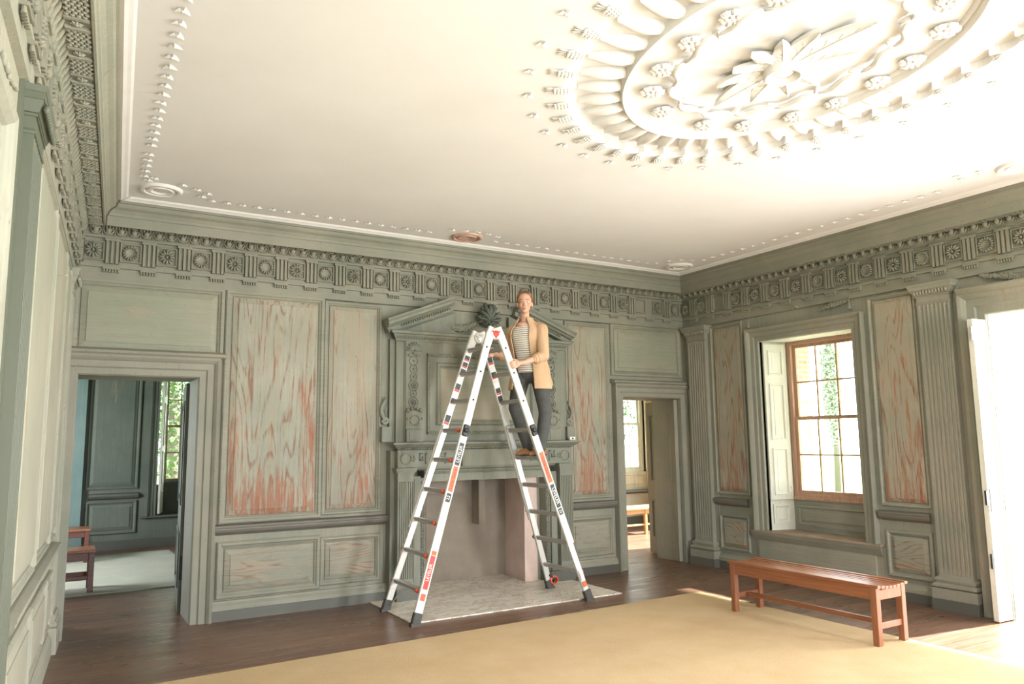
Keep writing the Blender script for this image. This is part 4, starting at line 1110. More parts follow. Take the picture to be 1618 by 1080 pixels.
for k in range(NS):
    th = 2*PI*k/NS; x, y = mpt(th, 1.425, 1.11); _, out = frame_at(th, 1.40, 1.09)
    place(pt_cone, 'fir_cone', md, (x, y, H), out, (1.12, 1.12, .62))
trefs(md, [mpt(2*PI*(k+.5)/34, 1.66, 1.36) for k in range(34)])
def f_ros(mb):
    mb.ell((0, 0, -.03), (.026, .026, .022), None, 10, 6)
    for k in range(6):
        a = 2*PI*k/6
        for q in (-.22, 0, .22):
            mb.ell((.050*math.cos(a+q), .050*math.sin(a+q), -.030), (.026, .015, .018), Matrix.Rotation(a+q, 3, 'Z'), 8, 5)
        mb.ell((.03*math.cos(a+.5), .03*math.sin(a+.5), -.045), (.018, .013, .012), Matrix.Rotation(a+.5, 3, 'Z'), 8, 5)
    mb.lathe([(.05, -.005), (.06, -.025), (.04, -.03)], 16)
pt_ros = proto(f_ros, 'stucco', 'all')
for (px_, py_) in ((4.249,-4.79), (4.246,-4.50), (4.31,-4.20), (4.443,-3.958), (4.689,-3.781), (5.084,-3.758), (5.335,-3.886), (5.507,-4.148), (5.573,-4.417), (5.54,-4.719), (5.482,-4.973), (5.311,-5.252), (5.077,-5.411), (4.313,-5.033), (4.45,-5.27), (4.68,-5.42), (4.88, -5.48)):
    place(pt_ros, 'flower', md, (px_*1.0-.01, py_-.03, MZ), random.random(), (1.05, 1.05, .78))
# leafy garland between flowers and star
mb = MB(); n = 15
for k in range(n):
    a0 = 2*PI*k/n; a1 = a0+2*PI/n*.98
    pts = []; rd = []
    for i in range(7):
        t = i/6; th = a0+(a1-a0)*t; wv = .022*math.sin(2*PI*t)
        x, y = mpt(th, .72+wv, .52+wv); pts.append((x, y, MZ-.03)); rd.append(.009+.022*math.sin(PI*min(1, t*1.05))*(1-.4*t))
    mb.tube(pts, rd, 8, flat=.8)
    x, y = mpt(a1, .70, .50); R_ = Matrix.Rotation(tang(a1, .7, .5)+(.8 if k % 2 else -.8), 3, 'Z')
    mb.ell((x, y, MZ-.02), (.05, .013, .016), R_, 8, 5)
obj('leaf_garland', mb, 'stucco', md, 'all')
# leaf star
def leafmesh(L, w_):
    mb = MB(); n = 12; vs = []; fs = []
    for i in range(n+1):
        t = i/n; ww = w_*math.sin(PI*t**.8)**.8*.5 if 0 < t < 1 else (.22*w_ if t == 0 else 0)
        if t < .3: ww = max(ww, .25*w_)
        for j in range(7):
            u = -1+2*j/6; vs.append((L*t, ww*u, -.030-.035*t*t - .008*(1-abs(u)) + .004*u*u))
    for i in range(n):
        for j in range(6): fs.append((i*7+j, i*7+j+1, i*7+8+j, i*7+7+j))
    b = len(vs); edge = [i*7 for i in range(n+1)] + [i*7+6 for i in range(n, -1, -1)]
    vs += [(vs[e][0]*.97, vs[e][1]*.85, vs[e][2]+.030) for e in edge]; ne = len(edge)
    fs += [(edge[k], edge[(k+1) % ne], b+(k+1) % ne, b+k) for k in range(ne)]
    mb.add(vs, fs)
    # veins
    mb.tube([(L*t, 0, -.039-.035*t*t) for t in (.1, .4, .7, .95)], .003, 5)
    for t in (.3, .45, .6, .75):
        for sg in (-1, 1):
            v = t+.12; mb.tube([(L*t, 0, -.038-.035*t*t), (L*v, sg*w_*.3*math.sin(PI*v**.8)**.8, -.033-.035*v*v)], .0022, 4)
    me = mb.mesh('leaf', (0,0,0), 40); me.materials.append(P['stucco']); return me
SC = Vector((4.875, -4.60))
for (x, y) in ((4.84,-5.20), (4.672,-4.995), (4.603,-4.819), (4.56,-4.642), (4.604,-4.467), (4.661,-4.291), (4.833,-4.10), (4.99,-4.25), (5.13,-4.42), (5.19,-4.60), (5.058+.06,-4.80), (5.006+.03,-4.995)):
    d = Vector((x, y))-SC; L = d.length
    place(leafmesh(L, .05+.20*L), 'star_leaf', md, (SC.x, SC.y, MZ), math.atan2(d.y, d.x))
mb = MB(); mb.lathe([(0, -.062), (.045, -.066), (.060, -.056), (.074, -.07), (.088, -.088), (.104, -.088), (.114, -.07), (.112, -.02)], 40, ID, (SC.x, SC.y, MZ), cap=False)
for k in range(28):
    a = 2*PI*k/28; mb.ell((SC.x+.062*math.cos(a), SC.y+.062*math.sin(a), MZ-.058), (.006, .006, .010), None, 6, 4)
obj('centre_boss', mb, 'stucco', md, 50)

# ================================================================== RUGS, BENCHES
mb = MB(); mb.bbox(1.75, 7.09, -8.9, -1.47, 0, .014, ID, .004); mb.v = [v if not (v.x < 2.2 and v.y > -2) else v+Vector((0, -.22, 0)) for v in mb.v]
tag(obj('rug', mb, 'rug'), 'large plain tan sisal rug on the floor of the main room', 'rug')
mb = MB(); mb.bbox(.6, 2.93, 1.97, 5.14, 0, .013, ID, .004)
tag(obj('rug', mb, 'rug2'), 'pale rug on the floor of the room beyond the left doorway', 'rug')
def bench(name, x0, x1, y0, y1, h, label, mat, matl, slats=8, detail=True, floor=0.0, group=None):
    """slatted bench with its length along y"""
    t = thing(name, ((x0+x1)/2, (y0+y1)/2, floor), label, 'bench', group); xc = (x0+x1)/2; wd = x1-x0; L = .052
    st = wd/slats
    for k in range(slats if detail else 1):
        if detail: a, b = x0+k*st+.0025, x0+(k+1)*st-.0025; dip = -.018*(1-((k+.5)/slats*2-1)**2)
        else: a, b, dip = x0, x1, 0
        mb = MB(); mb.bbox(a, b, y0-.02, y1+.02, h-.022+dip, h+dip, ID, .003); obj('seat_slat' if detail else 'seat', mb, mat, t)
    for sx_ in (0, 1):
        for sy in (0, 1):
            lx = x0+.008 if sx_ == 0 else x1-.008-L; ly = y0 if sy == 0 else y1-L
            mb = MB(); mb.bbox(lx, lx+L, ly, ly+L, floor, h-.024, ID, .004); obj('leg', mb, matl, t)
    for sx_ in (0, 1):
        lx = x0+.014 if sx_ == 0 else x1-.040
        mb = MB(); mb.bbox(lx, lx+.026, y0+L, y1-L, h-.115, h-.024, ID, .003)
        a = lx+.001; obj('side_apron', mb, mat, t)
    for sy in (0, 1):
        ly = y0+.004 if sy == 0 else y1-.030
        mb = MB(); mb.bbox(x0+L, x1-L, ly, ly+.026, h-.115, h-.042, ID, .003); obj('end_apron', mb, matl, t)
        ly = y0+.013 if sy == 0 else y1-.039
        mb = MB(); mb.bbox(x0+L, x1-L, ly, ly+.026, floor+.115, floor+.16, ID, .003); obj('end_stretcher', mb, matl, t)
    mb = MB(); mb.bbox(xc-.018, xc+.018, y0+.039, y1-.039, floor+.12, floor+.155, ID, .003); obj('long_stretcher', mb, mat, t)
    return t
bench('bench', 6.685, 7.065, -3.70, -2.27, .455, 'reddish teak slatted bench standing on the edge of the tan rug', 'teak', 'teakv', floor=.014)
# benches of the left room, seen end on
def bench2(x0, x1, y0, y1, label):
    t = thing('bench', ((x0+x1)/2, (y0+y1)/2, 0), label, 'bench')
    mb = MB(); mb.bbox(x0, x1, y0, y1, .422, .452, ID, .004); obj('seat', mb, 'teak', t, label='pale top')
    for a in (x0+.01, x1-.065):
        for b in (y0+.02, y1-.075):
            mb = MB(); mb.bbox(a, a+.055, b, b+.055, .013, .4215, ID, .004); obj('leg', mb, 'mahog', t)
    for b in (y0+.03, y1-.056):
        mb = MB(); mb.bbox(x0+.065, x1-.065, b, b+.026, .34, .4215, ID); obj('apron', mb, 'mahog', t)
        mb = MB(); mb.bbox(x0+.065, x1-.065, b, b+.026, .14, .185, ID); obj('stretcher', mb, 'mahog', t)
    return t
bench2(.75, 1.845, 2.06, 2.46, 'dark red wooden bench nearer of the two beyond the left doorway')
bench2(.75, 1.87, 4.42, 4.85, 'dark red wooden bench farther off beyond the left doorway')
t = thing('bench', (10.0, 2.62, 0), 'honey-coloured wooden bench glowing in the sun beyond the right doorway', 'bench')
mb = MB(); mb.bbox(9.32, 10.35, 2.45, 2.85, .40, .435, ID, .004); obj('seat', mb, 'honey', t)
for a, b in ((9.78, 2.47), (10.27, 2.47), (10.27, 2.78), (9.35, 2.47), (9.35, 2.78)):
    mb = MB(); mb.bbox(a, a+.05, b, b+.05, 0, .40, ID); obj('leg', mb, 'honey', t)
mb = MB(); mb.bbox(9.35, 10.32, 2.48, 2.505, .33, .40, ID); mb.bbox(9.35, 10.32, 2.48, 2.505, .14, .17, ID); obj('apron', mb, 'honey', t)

# ================================================================== OUTSIDE
mb = MB(); mb.box(W+.42, 13.1, -9.6, .18, -.3, -.03); struct('floor_portico', mb, 'stone')
mb = MB(); mb.box(W+.42, 12.9, -9.6, .18, 3.50, 3.8); struct('ceiling_portico', mb, 'ceil')
mb = MB(); mb.box(-60, 90, -60, 90, -.9, -.6); struct('ground', mb, 'grass')
def tree(x, y, h, r, label, seed, narrow=1.0, mat='leaf'):
    rnd = random.Random(seed); t = thing('tree', (x, y, -.6), label, 'tree', None)
    mb = MB(); mb.tube([(x, y, -.6), (x+.1, y, h*.4), (x, y+.1, h*.75)], [.22*r/2, .16*r/2, .06], 10); obj('trunk', mb, 'bark', t, 'all')
    mb = MB(); vs = []; fs = []
    for k in range(5500):
        a = rnd.random()*2*PI; u = rnd.uniform(-1, 1); rr = r*(rnd.random()**.4); q = math.sqrt(1-u*u)
        c = Vector((x+rr*q*math.cos(a)*narrow, y+rr*q*math.sin(a)*narrow, h*.62+u*rr*h*.42/r*1.05))
        s = .07+.08*rnd.random(); ax = Vector((rnd.uniform(-1,1), rnd.uniform(-1,1), rnd.uniform(-1,1))).normalized(); R = Quaternion(ax, rnd.random()*6)
        n = len(vs); vs += [tuple(c + R @ Vector(p)*s) for p in ((-.5, 0, 0), (0, -.35, .08), (.6, 0, 0), (0, .35, .08))]; fs.append((n, n+1, n+2, n+3))
    mb.add(vs, fs); o = bpy.data.objects.new('foliage', mb.mesh('foliage', wloc(t), False, normals=False)); o.data.materials.append(P[mat]); COL.objects.link(o); o.parent = t
    return t
for i, (x, y, h, r, lb) in enumerate(((3.6, 11.5, 4.6, 1.8, 'leafy tree close outside the left room window'), (6.4, 17.5, 9, 2.6, 'taller tree behind, at the right of the left room window'), (3.2, 24.5, 12, 3.6, 'tallest distant tree outside the left room window'))):
    tree(x, y, h, r, lb, 30+i)
tree(24, 9.25, 6.2, 1.0, 'narrow tree seen through the tall sash window', 50, .34, 'leafp')
tree(15.5, 11.5, 7, 2.6, 'tree outside the sunlit right room window', 51)
# ================================================================== LADDER
lad = thing('ladder', (5.02, -.8, 0), 'tall aluminium articulated A-frame ladder with orange rung locks standing on the hearth slab', 'ladder')
def lo(name, mb, mat, parent=None, smooth=False, label=None): return obj(name, mb, mat, parent or lad, smooth, None, label)
ZT = 2.62
def railpt(side, fr, z):
    """centre line of a rail. side -1 left / +1 right; fr 0 front (nearer us) / 1 rear"""
    k = (ZT-z)/ZT
    x = 4.975-.865*k if side < 0 else 5.065+.88*k
    y = (-.975-.185*k) if fr == 0 else (-.64+.165*k)
    return Vector((x, y, z))
rungz = [.27, .55, .825, 1.10, 1.375, 1.65]
topz = [1.93, 2.20, 2.44]
for side in (-1, 1):
    for fr in (0, 1):
        zb = {(-1, 0): .10, (-1, 1): .74, (1, 0): .55, (1, 1): .74}[side, fr]
        # outer rail, upper part
        p, q = railpt(side, fr, zb), railpt(side, fr, ZT-.03)
        mb = MB(); mb.bar(p, q, .028, .074, (1, 0, 0), .003)
        orl = lo('outer_rail', mb, 'aluw')
        # inner, flared lower rail
        p2, q2 = railpt(side, fr, .055), railpt(side, fr, 1.70)
        off = Vector((0, .026 if fr == 0 else -.026, 0)) if zb > .2 else Vector((0, .02 if fr == 0 else -.02, 0))
        mb = MB(); mb.bar(p2+off*.3, q2+off, .024, .060, (1, 0, 0), .003); lo('inner_rail', mb, 'alu')
        # foot
        f0, f1 = railpt(side, fr, .013), railpt(side, fr, .105)
        mb = MB(); mb.bar(Vector((f0.x, f0.y, .013 if True else 0)), f1, .052, .078, (1, 0, 0), .006); mb.box(f0.x-.045, f0.x+.045, f0.y-.028, f0.y+.028, .0125 if (4.12 < f0.x < 6.41 and f0.y > -1.08) else .0, .03); lo('foot', mb, 'rubber', None)
        # rivets on the outer rail
        mb = MB()
        for z in topz:
            c = railpt(side, fr, z); yy = c.y-.015 if fr == 0 else c.y-.015
            mb.lathe([(.009, -.002), (.009, .004)], 10, lambda x, y, zz, c=c, yy=yy: (c.x+x, yy-zz, c.z+y))
        lo('rivets', mb, 'black', orl, 'all')
for side in (-1, 1):
    for z in rungz+topz:
        a, b = railpt(side, 0, z), railpt(side, 1, z); over = .045 if z < 1.7 else -.004
        a.y -= (over if z > 1.7 else -.01); b.y += over
        mb = MB(); mb.tube([a, b], .017, 12, flat=1.35); mb.bar(a+Vector((0, 0, .012)), b+Vector((0, 0, .012)), .046, .014, (0, 0, 1)); lo('rung', mb, 'alud', None, 50)
        if z < 1.7:
            ea = a+Vector((-.022, .075, 0)) if side < 0 else a+Vector((.042, .030, 0))
            for e, sgn in ((ea, -1), (b, 1)):
                mb = MB(); mb.lathe([(.012, -.010), (.021, -.005), (.021, .008), (.016, .015), (.007, .018)], 14, lambda x, y, zz, e=e, sgn=sgn: (e.x+x, e.y+sgn*zz, e.z+y)); lo('rung_cap', mb, 'orange', None, 40)
    # lock housing
    for fr in (0, 1):
        c = railpt(side, fr, 1.645); mb = MB(); sx_ = side
        t = (railpt(side, fr, 1.72)-railpt(side, fr, 1.57)).normalized()
        sgn = -1 if fr == 0 else 1
        if fr == 0:
            mb.bar(c-t*.055+Vector((0, -.022, 0)), c+t*.055+Vector((0, -.022, 0)), .022, .06, (1, 0, 0), .008)
            mb.lathe([(.022, 0), (.022, .02), (.012, .026)], 12, lambda x, y, zz, c=c: (c.x+x, c.y-.030-zz, c.z+y)); lo('lock', mb, 'black', None, 40)
# hinges
for fr in (0, 1):
    y = railpt(1, fr, ZT).y; c = Vector((5.02, y, ZT-.045)); mb = MB()
    mb.lathe([(.052, -.026), (.058, -.018), (.058, .018), (.052, .026)], 24, lambda x, yy, zz, c=c: (c.x+x, c.y+zz, c.z+yy))
    for side in (-1, 1):
        mb.bar(railpt(side, fr, ZT-.16), railpt(side, fr, ZT+.02)+Vector((-side*.012, 0, 0)), .034, .082, (1, 0, 0), .006)
    hg = lo('hinge', mb, 'aluw', None, 40)
    mb = MB(); mb.lathe([(.032, .0), (.032, .010), (.020, .014)], 18, lambda x, yy, zz, c=c: (c.x+x, c.y-.022-zz, c.z+yy))
    for k in range(3):
        a = 2*PI*k/3+.5; mb.bar(c+Vector((0, -.03, 0)), c+Vector((.046*math.cos(a), -.026, .046*math.sin(a))), .014, .018, (0, 1, 0))
    obj('hinge_knob', mb, 'redlab' if fr == 0 else 'alu', hg, 40)
# rear brace, wheel
c = railpt(1, 1, .10); mb = MB()
def wmp(x, y, zz, c=c): return (c.x+.055+x, c.y-.03+zz, c.z-.0+y)
mb.lathe([(.034, -.016), (.046, -.012), (.046, .012), (.034, .016)], 22, wmp, cap=False); mb.lathe([(.034, -.014), (.034, .014)], 22, wmp, cap=False); lo('wheel_rim', mb, 'orange', None, 40)
mb = MB(); mb.lathe([(.012, -.018), (.012, .018)], 12, wmp)
for k in range(3):
    a = 2*PI*k/3; mb.bar(wmp(0, 0, 0), wmp(.036*math.cos(a), .036*math.sin(a), 0), .010, .014, (0, 1, 0))
mb.bar((c.x, c.y-.03, c.z+.06), (c.x+.055, c.y-.03, c.z), .02, .03, (0, 1, 0)); lo('wheel_hub', mb, 'black', None, 40)
mb = MB()
for side in (-1,):
    for fr in (0, 1): a = railpt(side, fr, .26); b = railpt(side, fr, .05); m_ = (railpt(side, 0, .21)+railpt(side, 1, .21))/2
    mb.tube([railpt(side, 1, .05)+Vector((.02, -.03, 0)), railpt(side, 1, .22)+Vector((.05, -.12, 0)), railpt(side, 0, .235)+Vector((.02, .12, 0)), railpt(side, 0, .05)+Vector((.0, .03, 0))], .006, 8)
lo('brace', mb, 'alu', None, 'all')
# labels on the front rails and on the inner faces of the rear rails
def plate(side, fr, z0, z1, wdt, mat, lift=.0165, lay=0):
    p, q = railpt(side, fr, z0), railpt(side, fr, z1); t = (q-p).normalized()
    n = Vector((0, -1, 0)); n = (n - t*n.dot(t)).normalized(); off = n*(.0150+.0006*lay)
    x = t.cross(n).normalized(); mb = MB()
    vs = [p+off-x*wdt/2, p+off+x*wdt/2, q+off+x*wdt/2, q+off-x*wdt/2]; ws = [v+n*.0005 for v in vs]
    mb.add([tuple(v) for v in vs+ws], [(0,1,2,3), (4,5,6,7), (0,1,5,4), (1,2,6,5), (2,3,7,6), (3,0,4,7)])
    return lo('label', mb, mat), (p+q)/2+off+n*.0008, t, x, n
def lab(side, fr, z0, z1, mat, wdt=.05, txt=None, tmat='white', size=.04, along=1, name='lettering', lay=0):
    o, c, t, x, n = plate(side, fr, z0, z1, wdt, mat, lay=lay)
    if txt:
        xd = t*along; yd = n.cross(xd)
        text(txt, size, c, xd, yd, tmat, o, name)
    return o
lab(-1, 0, 1.10, 1.32, 'orlab', .048, 'Little Giant', 'blklab', .042, 1)
lab(-1, 0, 1.33, 1.53, 'blklab', .046, 'LEVELER', 'white', .043, 1)
lab(-1, 0, 1.01, 1.085, 'blklab', .046, '22', 'white', .040, 1)
lab(1, 0, 1.14, 1.43, 'orlab', .048, 'Little Giant', 'blklab', .046, -1)
lab(1, 0, .90, 1.12, 'blklab', .046, 'LEVELER', 'white', .045, -1)
lab(1, 0, .83, .89, 'blklab', .046, '22', 'white', .036, -1)
lab(-1, 0, .29, .56, 'redlab', .046, 'LEVELER', 'white', .040, 1)
lab(-1, 0, .565, .60, 'orlab', .046)
lab(-1, 0, .20, .255, 'orange', .045)
lab(1, 0, .14, .19, 'orlab', .04); lab(1, 0, .20, .30, 'alu', .04)
def warn(side, z0, z1, fr=1):
    o, c, t, x, n = plate(side, fr, z0, z1, .062, 'white'); r = random.Random(int(z0*100)); p = z0+.012
    while p < z1-.05:
        h_ = min(r.uniform(.05, .10), z1-.01-p)
        lab(side, fr, p, p+h_*.25, 'redlab', .054, lay=1); lab(side, fr, p+h_*.27, p+h_, 'blklab', .054, lay=1); p += h_+.012
warn(-1, 2.18, 2.40); warn(-1, 2.02, 2.12); warn(-1, 1.90, 1.99); warn(-1, 1.70, 1.86)
warn(1, 2.30, 2.42); warn(1, 2.16, 2.25); warn(1, 1.92, 2.13)

# ================================================================== PERSON
F = Vector((-.80, -.60, 0)); Ls = Vector((.60, -.80, 0)); U = Vector((0, 0, 1))
per = thing('person', (5.50, -.80, 1.395), 'woman in camel cardigan, striped top and charcoal trousers standing high on the ladder', 'person')
def po(name, mb, mat, parent=None, smooth='all', label=None): return obj(name, mb, mat, parent or per, smooth, None, label)
def capsule(mb, p, q, r0, r1, n=12):
    p, q = Vector(p), Vector(q); d = (q-p); L = d.length; t = d/L
    pts = []; rad = []
    for a in (80, 50, 20): pts.append(p - t*r0*math.sin(math.radians(a))); rad.append(r0*math.cos(math.radians(a)))
    pts.append(p); rad.append(r0); pts.append(q); rad.append(r1)
    for a in (20, 50, 80): pts.append(q + t*r1*math.sin(math.radians(a))); rad.append(r1*math.cos(math.radians(a)))
    mb.tube(pts, rad, n)
# head frame: looks to the camera, slightly turned
HF = Vector((-.53, -.84, -.06)).normalized(); HL = Vector((.85, -.53, 0)).normalized(); HU = HL.cross(HF) * -1
if HU.z < 0: HU = -HU
HC = Vector((5.445, -.85, 2.928))
def hp(l, f, u): return HC + HL*l + HF*f + HU*u
RH = Matrix((HL, HF, HU)).transposed()
hipC = Vector((5.535, -.80, 2.27)); chest = Vector((5.475, -.82, 2.57)); neck = Vector((5.465, -.825, 2.745))
shL = Vector((5.575, -.965, 2.665)); shR = Vector((5.375, -.70, 2.66))
elL = Vector((5.525, -1.065, 2.375)); wrL = Vector((5.30, -1.045, 2.300)); haL = railpt(1, 0, 2.29)+Vector((0, 0, 0))
elR = Vector((5.36, -.60, 2.41)); wrR = Vector((5.225, -.645, 2.415))
b = MB()
b.ell(hp(0, -.010, .045), (.076, .095, .080), RH, 24, 16)      # skull
b.ell(hp(0, .012, -.015), (.060, .074, .083), RH, 24, 16)      # face
b.ell(hp(0, .042, -.078), (.032, .036, .026), RH, 16, 10)      # chin
b.ell(hp(0, .070, .028), (.050, .018, .016), RH, 14, 8)        # brow
for s_ in (-1, 1):
    b.ell(hp(s_*.036, .056, -.020), (.024, .026, .022), RH, 12, 8)   # cheek
    b.ell(hp(s_*.074, -.012, -.008), (.010, .020, .032), RH, 10, 8)  # ear
    b.ell(hp(s_*.011, .093, -.030), (.008, .010, .008), RH, 8, 6)    # nostril
capsule(b, hp(0, .078, .018), hp(0, .098, -.024), .0075, .0115)
b.ell(hp(0, .082, -.056), (.024, .011, .008), RH, 12, 6)
capsule(b, neck+Vector((0, 0, -.03)), hp(0, -.02, -.06), .047, .042)
for q_ in (shL, shR): capsule(b, neck+Vector((0, 0, .005)), q_.lerp(neck, .25), .038, .036)
b.ell(neck+Vector((0, 0, -.035)), (.10, .08, .04), None, 16, 10)
b.ell(chest, (.12, .11, .20), None, 16, 10); b.ell(hipC+Vector((0, 0, .1)), (.12, .11, .16), None, 16, 10)
capsule(b, chest+Vector((0, 0, .1)), shL, .06, .045); capsule(b, chest+Vector((0, 0, .1)), shR, .06, .045)
capsule(b, shL, elL, .042, .036); capsule(b, elL, wrL, .037, .024); capsule(b, shR, elR, .042, .036); capsule(b, elR, wrR, .036, .024)
def hand(b, wr, grip, axis, palmdir):
    """fingers curl round a rail with direction `axis`; palmdir points from wrist to the rail"""
    axis = axis.normalized(); pd = (palmdir-axis*palmdir.dot(axis)).normalized(); nrm = axis.cross(pd)
    if nrm.y > 0: nrm = -nrm                      # knuckles toward the viewer
    k0 = grip - pd*.046 + nrm*.022
    capsule(b, wr, k0, .023, .026); b.ell(k0+pd*.004, (.030, .030, .034), None, 12, 8)
    for i, (L_, off) in enumerate(((.030, .030), (.034, .010), (.032, -.010), (.025, -.029))):
        a = k0 + axis*off + pd*.018 + nrm*.004; c1 = grip + axis*off*1.05 + nrm*.032 + pd*(L_-.022); c2 = c1 + pd*.022 - nrm*.020; c3 = c2 - nrm*.022 - pd*.010
        capsule(b, a, c1, .0095, .009, 8); capsule(b, c1, c2, .009, .0082, 8); capsule(b, c2, c3, .0082, .0074, 8)
    th = k0 + axis*.030 - nrm*.004
    capsule(b, th-pd*.012, th+axis*.020+pd*.012-nrm*.010, .0115, .010, 8); capsule(b, th+axis*.020+pd*.012-nrm*.010, th+axis*.026+pd*.036-nrm*.016, .010, .0085, 8)
axL = railpt(1, 0, 2.4)-railpt(1, 0, 2.1); axR = railpt(1, 1, 2.5)-railpt(1, 1, 2.2)
gL = railpt(1, 0, 2.275); gR = railpt(1, 1, 2.425)
hand(b, wrL, gL+Vector((.02, 0, 0)), axL, Vector((-1, 0, 0))); hand(b, wrR, gR+Vector((.02, 0, 0)), axR, Vector((-1, 0, 0)))
# legs inside the trousers, ankles
hL = hipC+Ls*.085; hR = hipC-Ls*.085
knL = Vector((5.62, -.93, 1.83)); anL = Vector((5.575, -.90, 1.475)); knR = Vector((5.385, -.73, 1.87)); anR = Vector((5.545, -.72, 1.475))
for h_, k_, a_ in ((hL, knL, anL), (hR, knR, anR)): capsule(b, h_, k_, .07, .05); capsule(b, k_, a_, .048, .034)
body = blob(b, .0055, 4)
bo = po('body', body, 'skin')
# eyes, brows, lips
for s_ in (-1, 1):
    mb = MB(); mb.ell(hp(s_*.030, .067, .010), (.0125, .010, .0078), RH, 12, 8); e_ = po('eye', mb, 'eyew', bo)
    mb = MB(); mb.ell(hp(s_*.030, .0745, .010), (.0052, .004, .0056), RH, 10, 6); obj('iris', mb, 'iris', e_, 'all')
    mb = MB(); mb.tube([hp(s_*.012, .086, .030), hp(s_*.030, .084, .036), hp(s_*.048, .070, .030)], [.0025, .0034, .002], 6); po('eyebrow', mb, 'hair', bo)
mb = MB(); mb.tube([hp(-.024, .080, -.050), hp(-.010, .092, -.056), hp(0, .094, -.056), hp(.010, .092, -.056), hp(.024, .080, -.050)], [.002, .0042, .0040, .0042, .002], 8)
mb.tube([hp(-.020, .080, -.054), hp(0, .092, -.064), hp(.020, .080, -.054)], [.002, .0048, .002], 8); po('lips', mb, 'lips', bo)
# hair drawn back
b = MB(); b.ell(hp(0, -.020, .054), (.085, .094, .084), RH, 24, 16); b.ell(hp(0, -.045, .005), (.078, .062, .080), RH, 16, 12); b.ell(hp(.01, -.125, -.01), (.035, .035, .04), RH, 12, 8)
for s_ in (-1, 1): capsule(b, hp(s_*.060, .030, .085), hp(s_*.077, .0, .020), .016, .010)
capsule(b, hp(-.04, .045, .098), hp(.05, .040, .098), .016, .016)
po('hair', blob(b, .0055, 3), 'hair')

def ring(z, c, a, bb, n=40, a0=0, a1=2*PI, wob=0, seed=0, wide=1.0):
    out = []
    for k in range(n):
        an = a0+(a1-a0)*k/(n-1 if a1-a0 < 6.28 else n)
        w_ = 1+wob*math.sin(an*9+seed)+wob*.6*math.sin(an*5+seed*2)
        out.append(Vector((c.x, c.y, z)) + F*math.cos(an)*bb*w_ + Ls*math.sin(an)*a*w_)
    return out
def cen(z):
    P_ = [(1.3, hipC), (2.27, hipC), (2.57, chest), (2.75, neck), (3, neck)]
    for (z0, p), (z1, q) in zip(P_[:-1], P_[1:]):
        if z0 <= z <= z1: return p+(q-p)*(z-z0)/(z1-z0)
# shirt
secs = [(2.225, .158, .128), (2.28, .156, .126), (2.36, .140, .112), (2.46, .146, .122), (2.54, .158, .132), (2.62, .165, .115), (2.67, .150, .095), (2.705, .105, .078), (2.728, .072, .064)]
mb = MB(); mb.loft([ring(z, cen(z), a, b_, 36, wob=.008) for z, a, b_ in secs], cap=False); po('striped_top', mb, 'stripe')
# cardigan body (open front) + sleeves
g0 = math.radians(24)
csec = [(2.055, .225, .185, 10), (2.09, .222, .18, 9), (2.18, .205, .163, 4), (2.27, .192, .152, 1), (2.36, .178, .143, 0), (2.46, .178, .145, 0), (2.55, .186, .150, 0), (2.62, .186, .135, 4), (2.665, .172, .112, 8), (2.705, .132, .092, 14), (2.745, .092, .082, 20), (2.785, .070, .072, 24)]
mb = MB(); rows = []
for i, (z, a, b_, gp) in enumerate(csec):
    g_ = g0+math.radians(gp*.3)
    r_ = ring(z, cen(z), a, b_, 56, g_, 2*PI-g_-.25, wob=.030 if z < 2.3 else .012, seed=1.3)
    if i < 2: r_ = [v+Vector((0, 0, (.10 if i == 0 else .06)*max(0, -(v-cen(z)).dot(F))/.18)) for v in r_]
    rows.append(r_)
mb.loft(rows, cap=False, closed=False)
me = mb.mesh('c', (0,0,0)); o = bpy.data.objects.new('c', me); COL.objects.link(o)
sm = o.modifiers.new('s', 'SOLIDIFY'); sm.thickness = .012; sm.offset = 0; me2 = evald(o); bpy.data.objects.remove(o)
cb_ = MB(); cb_.v = [v.co.copy() for v in me2.vertices]; cb_.f = [tuple(p.vertices) for p in me2.polygons]
for q_ in (shL, shR): capsule(cb_, neck-F*.02+Vector((0, 0, -.015))+(q_-neck)*.25, q_.lerp(neck, .12)+Vector((0, 0, -.005)), .054, .062, 16)
capsule(cb_, shL+Vector((-.01, .0, -.01)), elL, .070, .056, 20); capsule(cb_, elL, elL.lerp(wrL, .42), .056, .047, 20)
capsule(cb_, shR+Vector((.01, 0, -.01)), elR, .066, .054, 20); capsule(cb_, elR, elR.lerp(wrR, .40), .054, .046, 20)
cd_ = blob(cb_, .0055, 3); car = po('cardigan', cd_, 'camel')
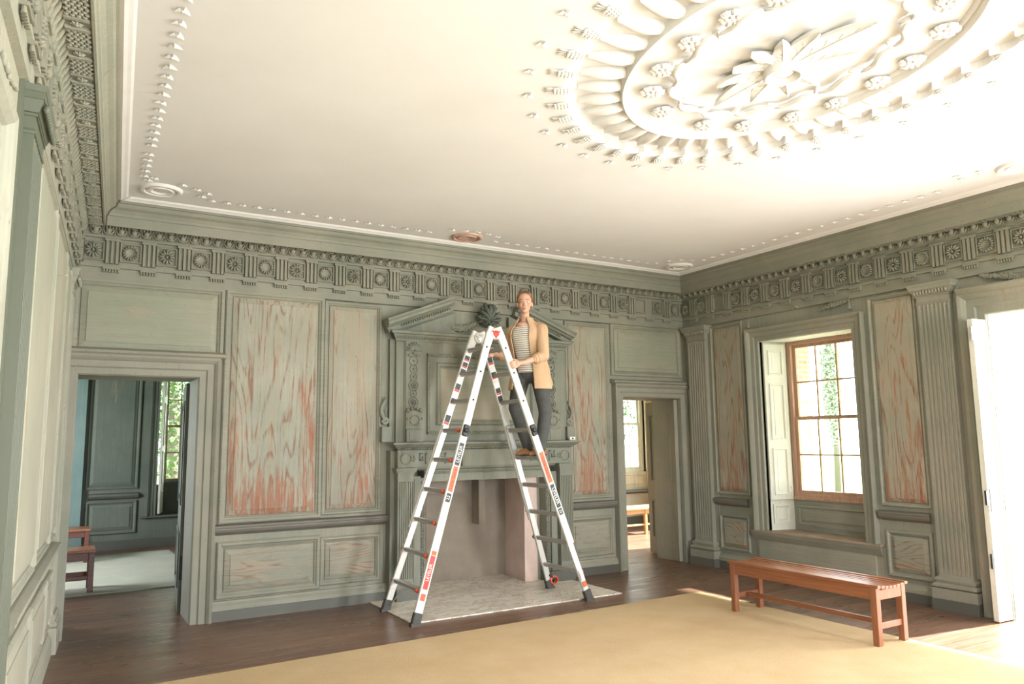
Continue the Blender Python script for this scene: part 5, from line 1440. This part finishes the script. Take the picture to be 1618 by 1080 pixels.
for e_, w_ in ((elL, wrL), (elR, wrR)):
    d_ = (w_-e_).normalized()
    for k, tt in enumerate((.30, .42)):
        c = e_.lerp(w_, tt); mb = MB(); mb.tube([c-d_*.014, c-d_*.010, c+d_*.010, c+d_*.014], [.050-.004*k, .056-.004*k, .055-.004*k, .048-.004*k], 20); obj('rolled_cuff', mb, 'camel', car, 'all')
# trousers
b = MB(); b.ell(hipC+Vector((0, 0, -.03)), (.155, .125, .12), Matrix.Rotation(math.atan2(Ls.y, Ls.x), 3, 'Z'), 20, 14); b.ell(hipC+Vector((0, 0, .0)), (.13, .105, .06), Matrix.Rotation(math.atan2(Ls.y, Ls.x), 3, 'Z'), 20, 12)
b.ell(hipC - F*.05 + Vector((0, 0, -.04)), (.13, .11, .11), None, 16, 12)
for h_, k_, a_ in ((hL, knL, anL), (hR, knR, anR)):
    m1 = h_.lerp(k_, .5); capsule(b, h_, m1, .098, .085, 18); capsule(b, m1, k_, .085, .066, 18); capsule(b, k_, k_.lerp(a_, .45)-F*.01, .064, .066, 18); capsule(b, k_.lerp(a_, .45)-F*.01, a_+Vector((0, 0, -.005)), .065, .052, 18)
po('trousers', blob(b, .0065, 4), 'char')
# shoes on the rung
for a_, nm in ((anL, 0), (anR, 1)):
    d = Vector((-.94, -.34, 0)).normalized(); n_ = Vector((-d.y, d.x, 0)); base = 1.397
    c = Vector((a_.x, a_.y, base)); mb = MB(); rows = []
    for t, w_, h_ in ((-.075, .012, .03), (-.068, .030, .055), (-.03, .036, .075), (.02, .037, .075), (.07, .040, .055), (.12, .043, .044), (.16, .036, .034), (.178, .018, .024), (.184, .004, .012)):
        rows.append([c+d*t+n_*w_*math.cos(x) + U*(.012+max(0, h_*math.sin(x)) if math.sin(x) >= 0 else .012+.006*math.sin(x)) for x in [2*PI*i/18 for i in range(18)]])
    mb.loft(rows); s_ = po('shoe', mb, 'shoe')
    mb = MB(); rows2 = [[c+d*t+n_*w_*sg+U*z for sg, z in ((-1, .0), (1, .0), (1, .012), (-1, .012))] for t, w_ in ((-.078, .02), (-.06, .034), (0, .035), (.08, .042), (.13, .045), (.17, .032), (.188, .010))]
    mb.loft(rows2); obj('sole', mb, 'sole', s_)
